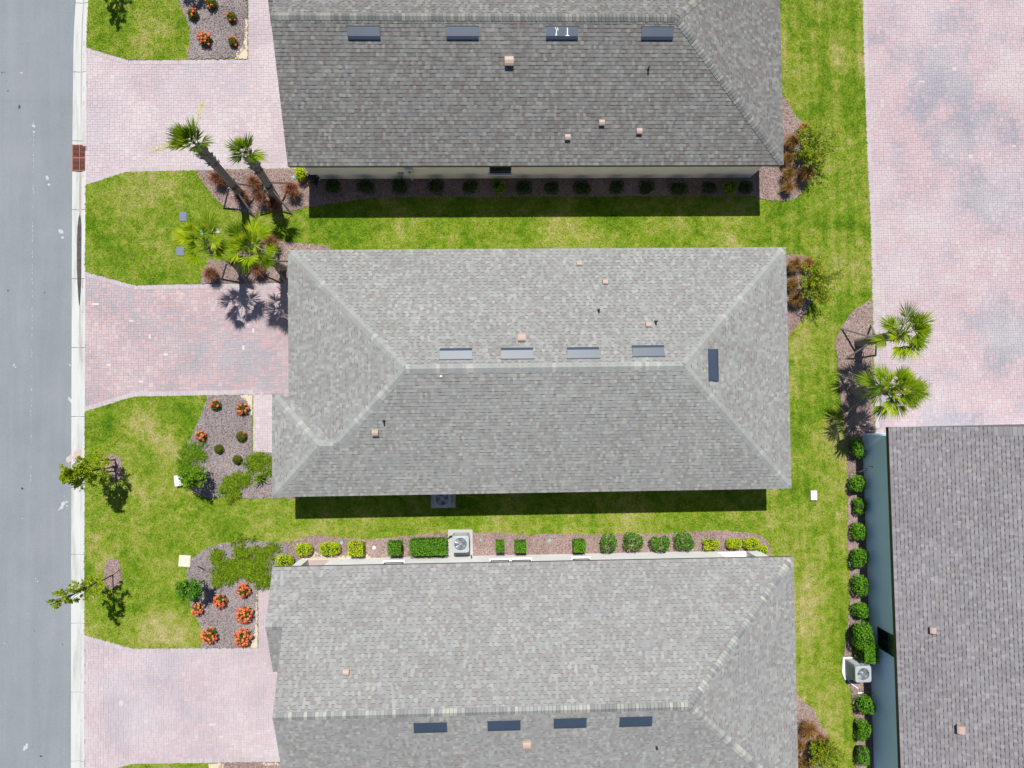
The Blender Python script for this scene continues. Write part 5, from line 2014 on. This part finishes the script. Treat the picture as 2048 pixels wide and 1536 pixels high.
slab('pale concrete pad beneath the sunlit air conditioner', [(896, 1059), (945, 1059), (946, 1111.5), (896, 1113)], .09)
ac_unit('sunlit grey air conditioner beside the long clipped hedge', 921, 1088.5, .096, .72, .80)
slab('shaded concrete pad half under the middle roof edge', [(862, 975), (911, 974), (911, 1015.5), (862, 1016.5)], .09)
ac_unit('shaded air conditioner half under the middle roof edge', 884, 997.5, .096, .74, .80)
slab('white pad edge under the air conditioner of the blue house', [(1686, 1315), (1719, 1314), (1722, 1360), (1690, 1360), (1684.5, 1345)], .09, 'trim_white')
ac_unit('grey air conditioner with louvred side standing beside the blue wall', 1727, 1348.5, .096, .70, .90)


def lid(name, label, px, py, w, d, mat, rz=0.0, z=.05, cat='lid', group=None, h=.06):
    c = G(px, py, z)
    t = MB()
    t.box((0, 0, -.03), (w, d, h))
    t.box((0, 0, .0), (w * .90, d * .90, .02))
    for sx_ in (-1, 1):
        t.box((sx_ * w * .3, 0, .012), (.03, .05, .008))
    o = t.build(name, M[mat], None)
    o.location = (c[0], c[1], z)
    o.rotation_euler = (0, 0, rz)
    return tag(o, label, cat, group)


lid('meter_box', 'grey-blue rectangular utility lid in the lawn, the upper one', 366.5, 433, .30, .42, 'box_grey', .03, group='grey utility lids')
lid('meter_box', 'grey-blue square utility lid in the lawn, the lower one', 360.5, 502.5, .34, .40, 'box_grey', -.04, group='grey utility lids')
lid('valve_box', 'weathered pale grey lid behind the palm fronds', 431, 463, .30, .30, 'concrete', .6, group='grey utility lids')
lid('utility_hatch', 'square cream utility lid at the edge of the lower bed', 369, 1122, .50, .50, 'cream', -.09)
lid('utility_box', 'white utility box half hidden by the broad bush', 358.5, 961, .34, .46, 'pvc', .1, z=.16, cat='utility box', h=.25)
lid('utility_box', 'lone white utility box on the lawn beside the middle house', 1627, 990.5, .28, .42, 'pvc', 0, z=.10, cat='utility box', h=.16)


def cap_disc(label, px, py, r, mat, name='irrigation_valve', z=.06, cat='cap', group='teal irrigation caps'):
    c = G(px, py, z)
    mb = MB()
    mb.lathe((0, 0, -.06), [(r * 1.1, 0), (r * 1.1, .04), (r, .055), (r * .55, .062), (r * .5, .07), (.001, .072)], 18)
    o = mb.build(name, M[mat], None)
    o.location = (c[0], c[1], z)
    return tag(o, label, cat, group)


cap_disc('largest teal cap, in the lawn by the palm fronds', 405, 463.5, .115, 'teal')
cap_disc('teal cap by the yellow-green shrub at the beige wall corner', 587, 354, .065, 'teal')
cap_disc('teal cap between two lime-yellow shrubs', 683, 1086, .065, 'teal')
cap_disc('teal cap just right of the sunlit air conditioner pad', 961, 1080.5, .05, 'teal')
cap_disc('teal cap in the mulch between the box-clipped shrubs', 1099, 1081, .065, 'teal')
cap_disc('teal cap behind the widest loose dark shrub', 1256, 1070, .07, 'teal')
cap_disc('teal cap in the blue wall bed under the white pipe', 1699, 974, .05, 'teal')
cap_disc('teal cap in the blue wall bed halfway down', 1701, 1128, .05, 'teal')
cap_disc('round white lid in the mulch between lime and green shrubs', 748, 1095.5, .08, 'pvc', 'drain_cleanout', group=None)

# hose reel beside the beige wall
c = G(629, 356, .3)
t = thing('hose_reel', 'black garden hose reel on the ground at the beige wall corner', 'hose reel', (c[0] - .03, c[1] + .02, .04), -.5)
mb = MB()
for i in range(6):
    ths = np.linspace(0, 2 * math.pi, 33)
    for kx in (0, 1):
        R_ = .19 + .028 * kx
        mb.tube(np.c_[np.full(33, -.13 + i * .052), R_ * np.cos(ths), .33 + R_ * np.sin(ths)], .019, 6, caps=False)
mb.build('hose', M['hose'], t)
mb = MB()
for sx_ in (-1, 1):
    ths = np.linspace(0, 2 * math.pi, 25)
    mb.tube(np.c_[np.full(25, sx_ * .19), .27 * np.cos(ths), .33 + .27 * np.sin(ths)], .016, 6, caps=False)
    for q in range(4):
        a = q * math.pi / 4
        mb.tube([(sx_ * .19, -.27 * math.cos(a), .33 - .27 * math.sin(a)), (sx_ * .19, .27 * math.cos(a), .33 + .27 * math.sin(a))], .012, 5)
    mb.tube([(sx_ * .22, -.28, 0), (sx_ * .22, 0, .33), (sx_ * .22, .28, 0)], .016, 6)
mb.tube([(-.24, 0, .33), (.26, 0, .33)], .05, 10)
mb.build('reel', M['rubber'], t)
mb = MB()
mb.tube([(.26, 0, .33), (.30, 0, .33), (.30, .12, .40), (.38, .12, .40)], .014, 6)
mb.build('crank', M['meter_grey'], t)


def tube_thing(name, label, cat, pts, r, mat):
    P_ = np.array([G(x, y, z) for x, y, z in pts])
    c = P_[0].copy()
    c[2] = 0
    mb = MB()
    mb.tube(P_ - c, r, 8)
    o = mb.build(name, M[mat], None)
    o.location = c
    return tag(o, label, cat)


tube_thing('plastic_pipe', 'white plastic pipe stub leaning on the blue wall below the corner shrub', 'pipe', [(1717, 944.5, .05), (1723, 942.5, .10), (1732, 938, .45)], .035, 'pvc')
tube_thing('sprinkler_riser', 'thin dark sprinkler riser standing before the blue wall near the corner', 'sprinkler', [(1727, 929.5, 0), (1738, 932, .5), (1746, 934, .85)], .014, 'pipe_dark')
tube_thing('sprinkler_riser', 'thin dark sprinkler riser below the air conditioner of the blue house', 'sprinkler', [(1722, 1382, 0), (1734, 1384, .5), (1747, 1386.5, .95)], .014, 'pipe_dark')
tube_thing('plastic_pipe', 'long white pipe lying diagonally under the blue house air conditioner', 'pipe', [(1697, 1361, .10), (1703, 1368, .08), (1716, 1377, .07)], .030, 'pvc')
tube_thing('plastic_pipe', 'short white pipe piece in the mulch below the air conditioner', 'pipe', [(1715, 1386.5, .07), (1720, 1386, .08), (1726, 1385, .08)], .032, 'pvc')
tube_thing('refrigerant_line', 'black insulated line curling from the sunlit air conditioner', 'pipe', [(897, 1077, .12), (900, 1073, .18), (906, 1071, .30), (912, 1078, .35)], .03, 'rubber')
c = G(492, 1098, .06)
mb = MB()
mb.blob((0, 0, 0), (.09, .12, .06), 8, rough=.3)
o = mb.build('stone', M['concrete'], None)
o.location = c
tag(o, 'single pale stone lying among the ground cover of the lower bed', 'stone')
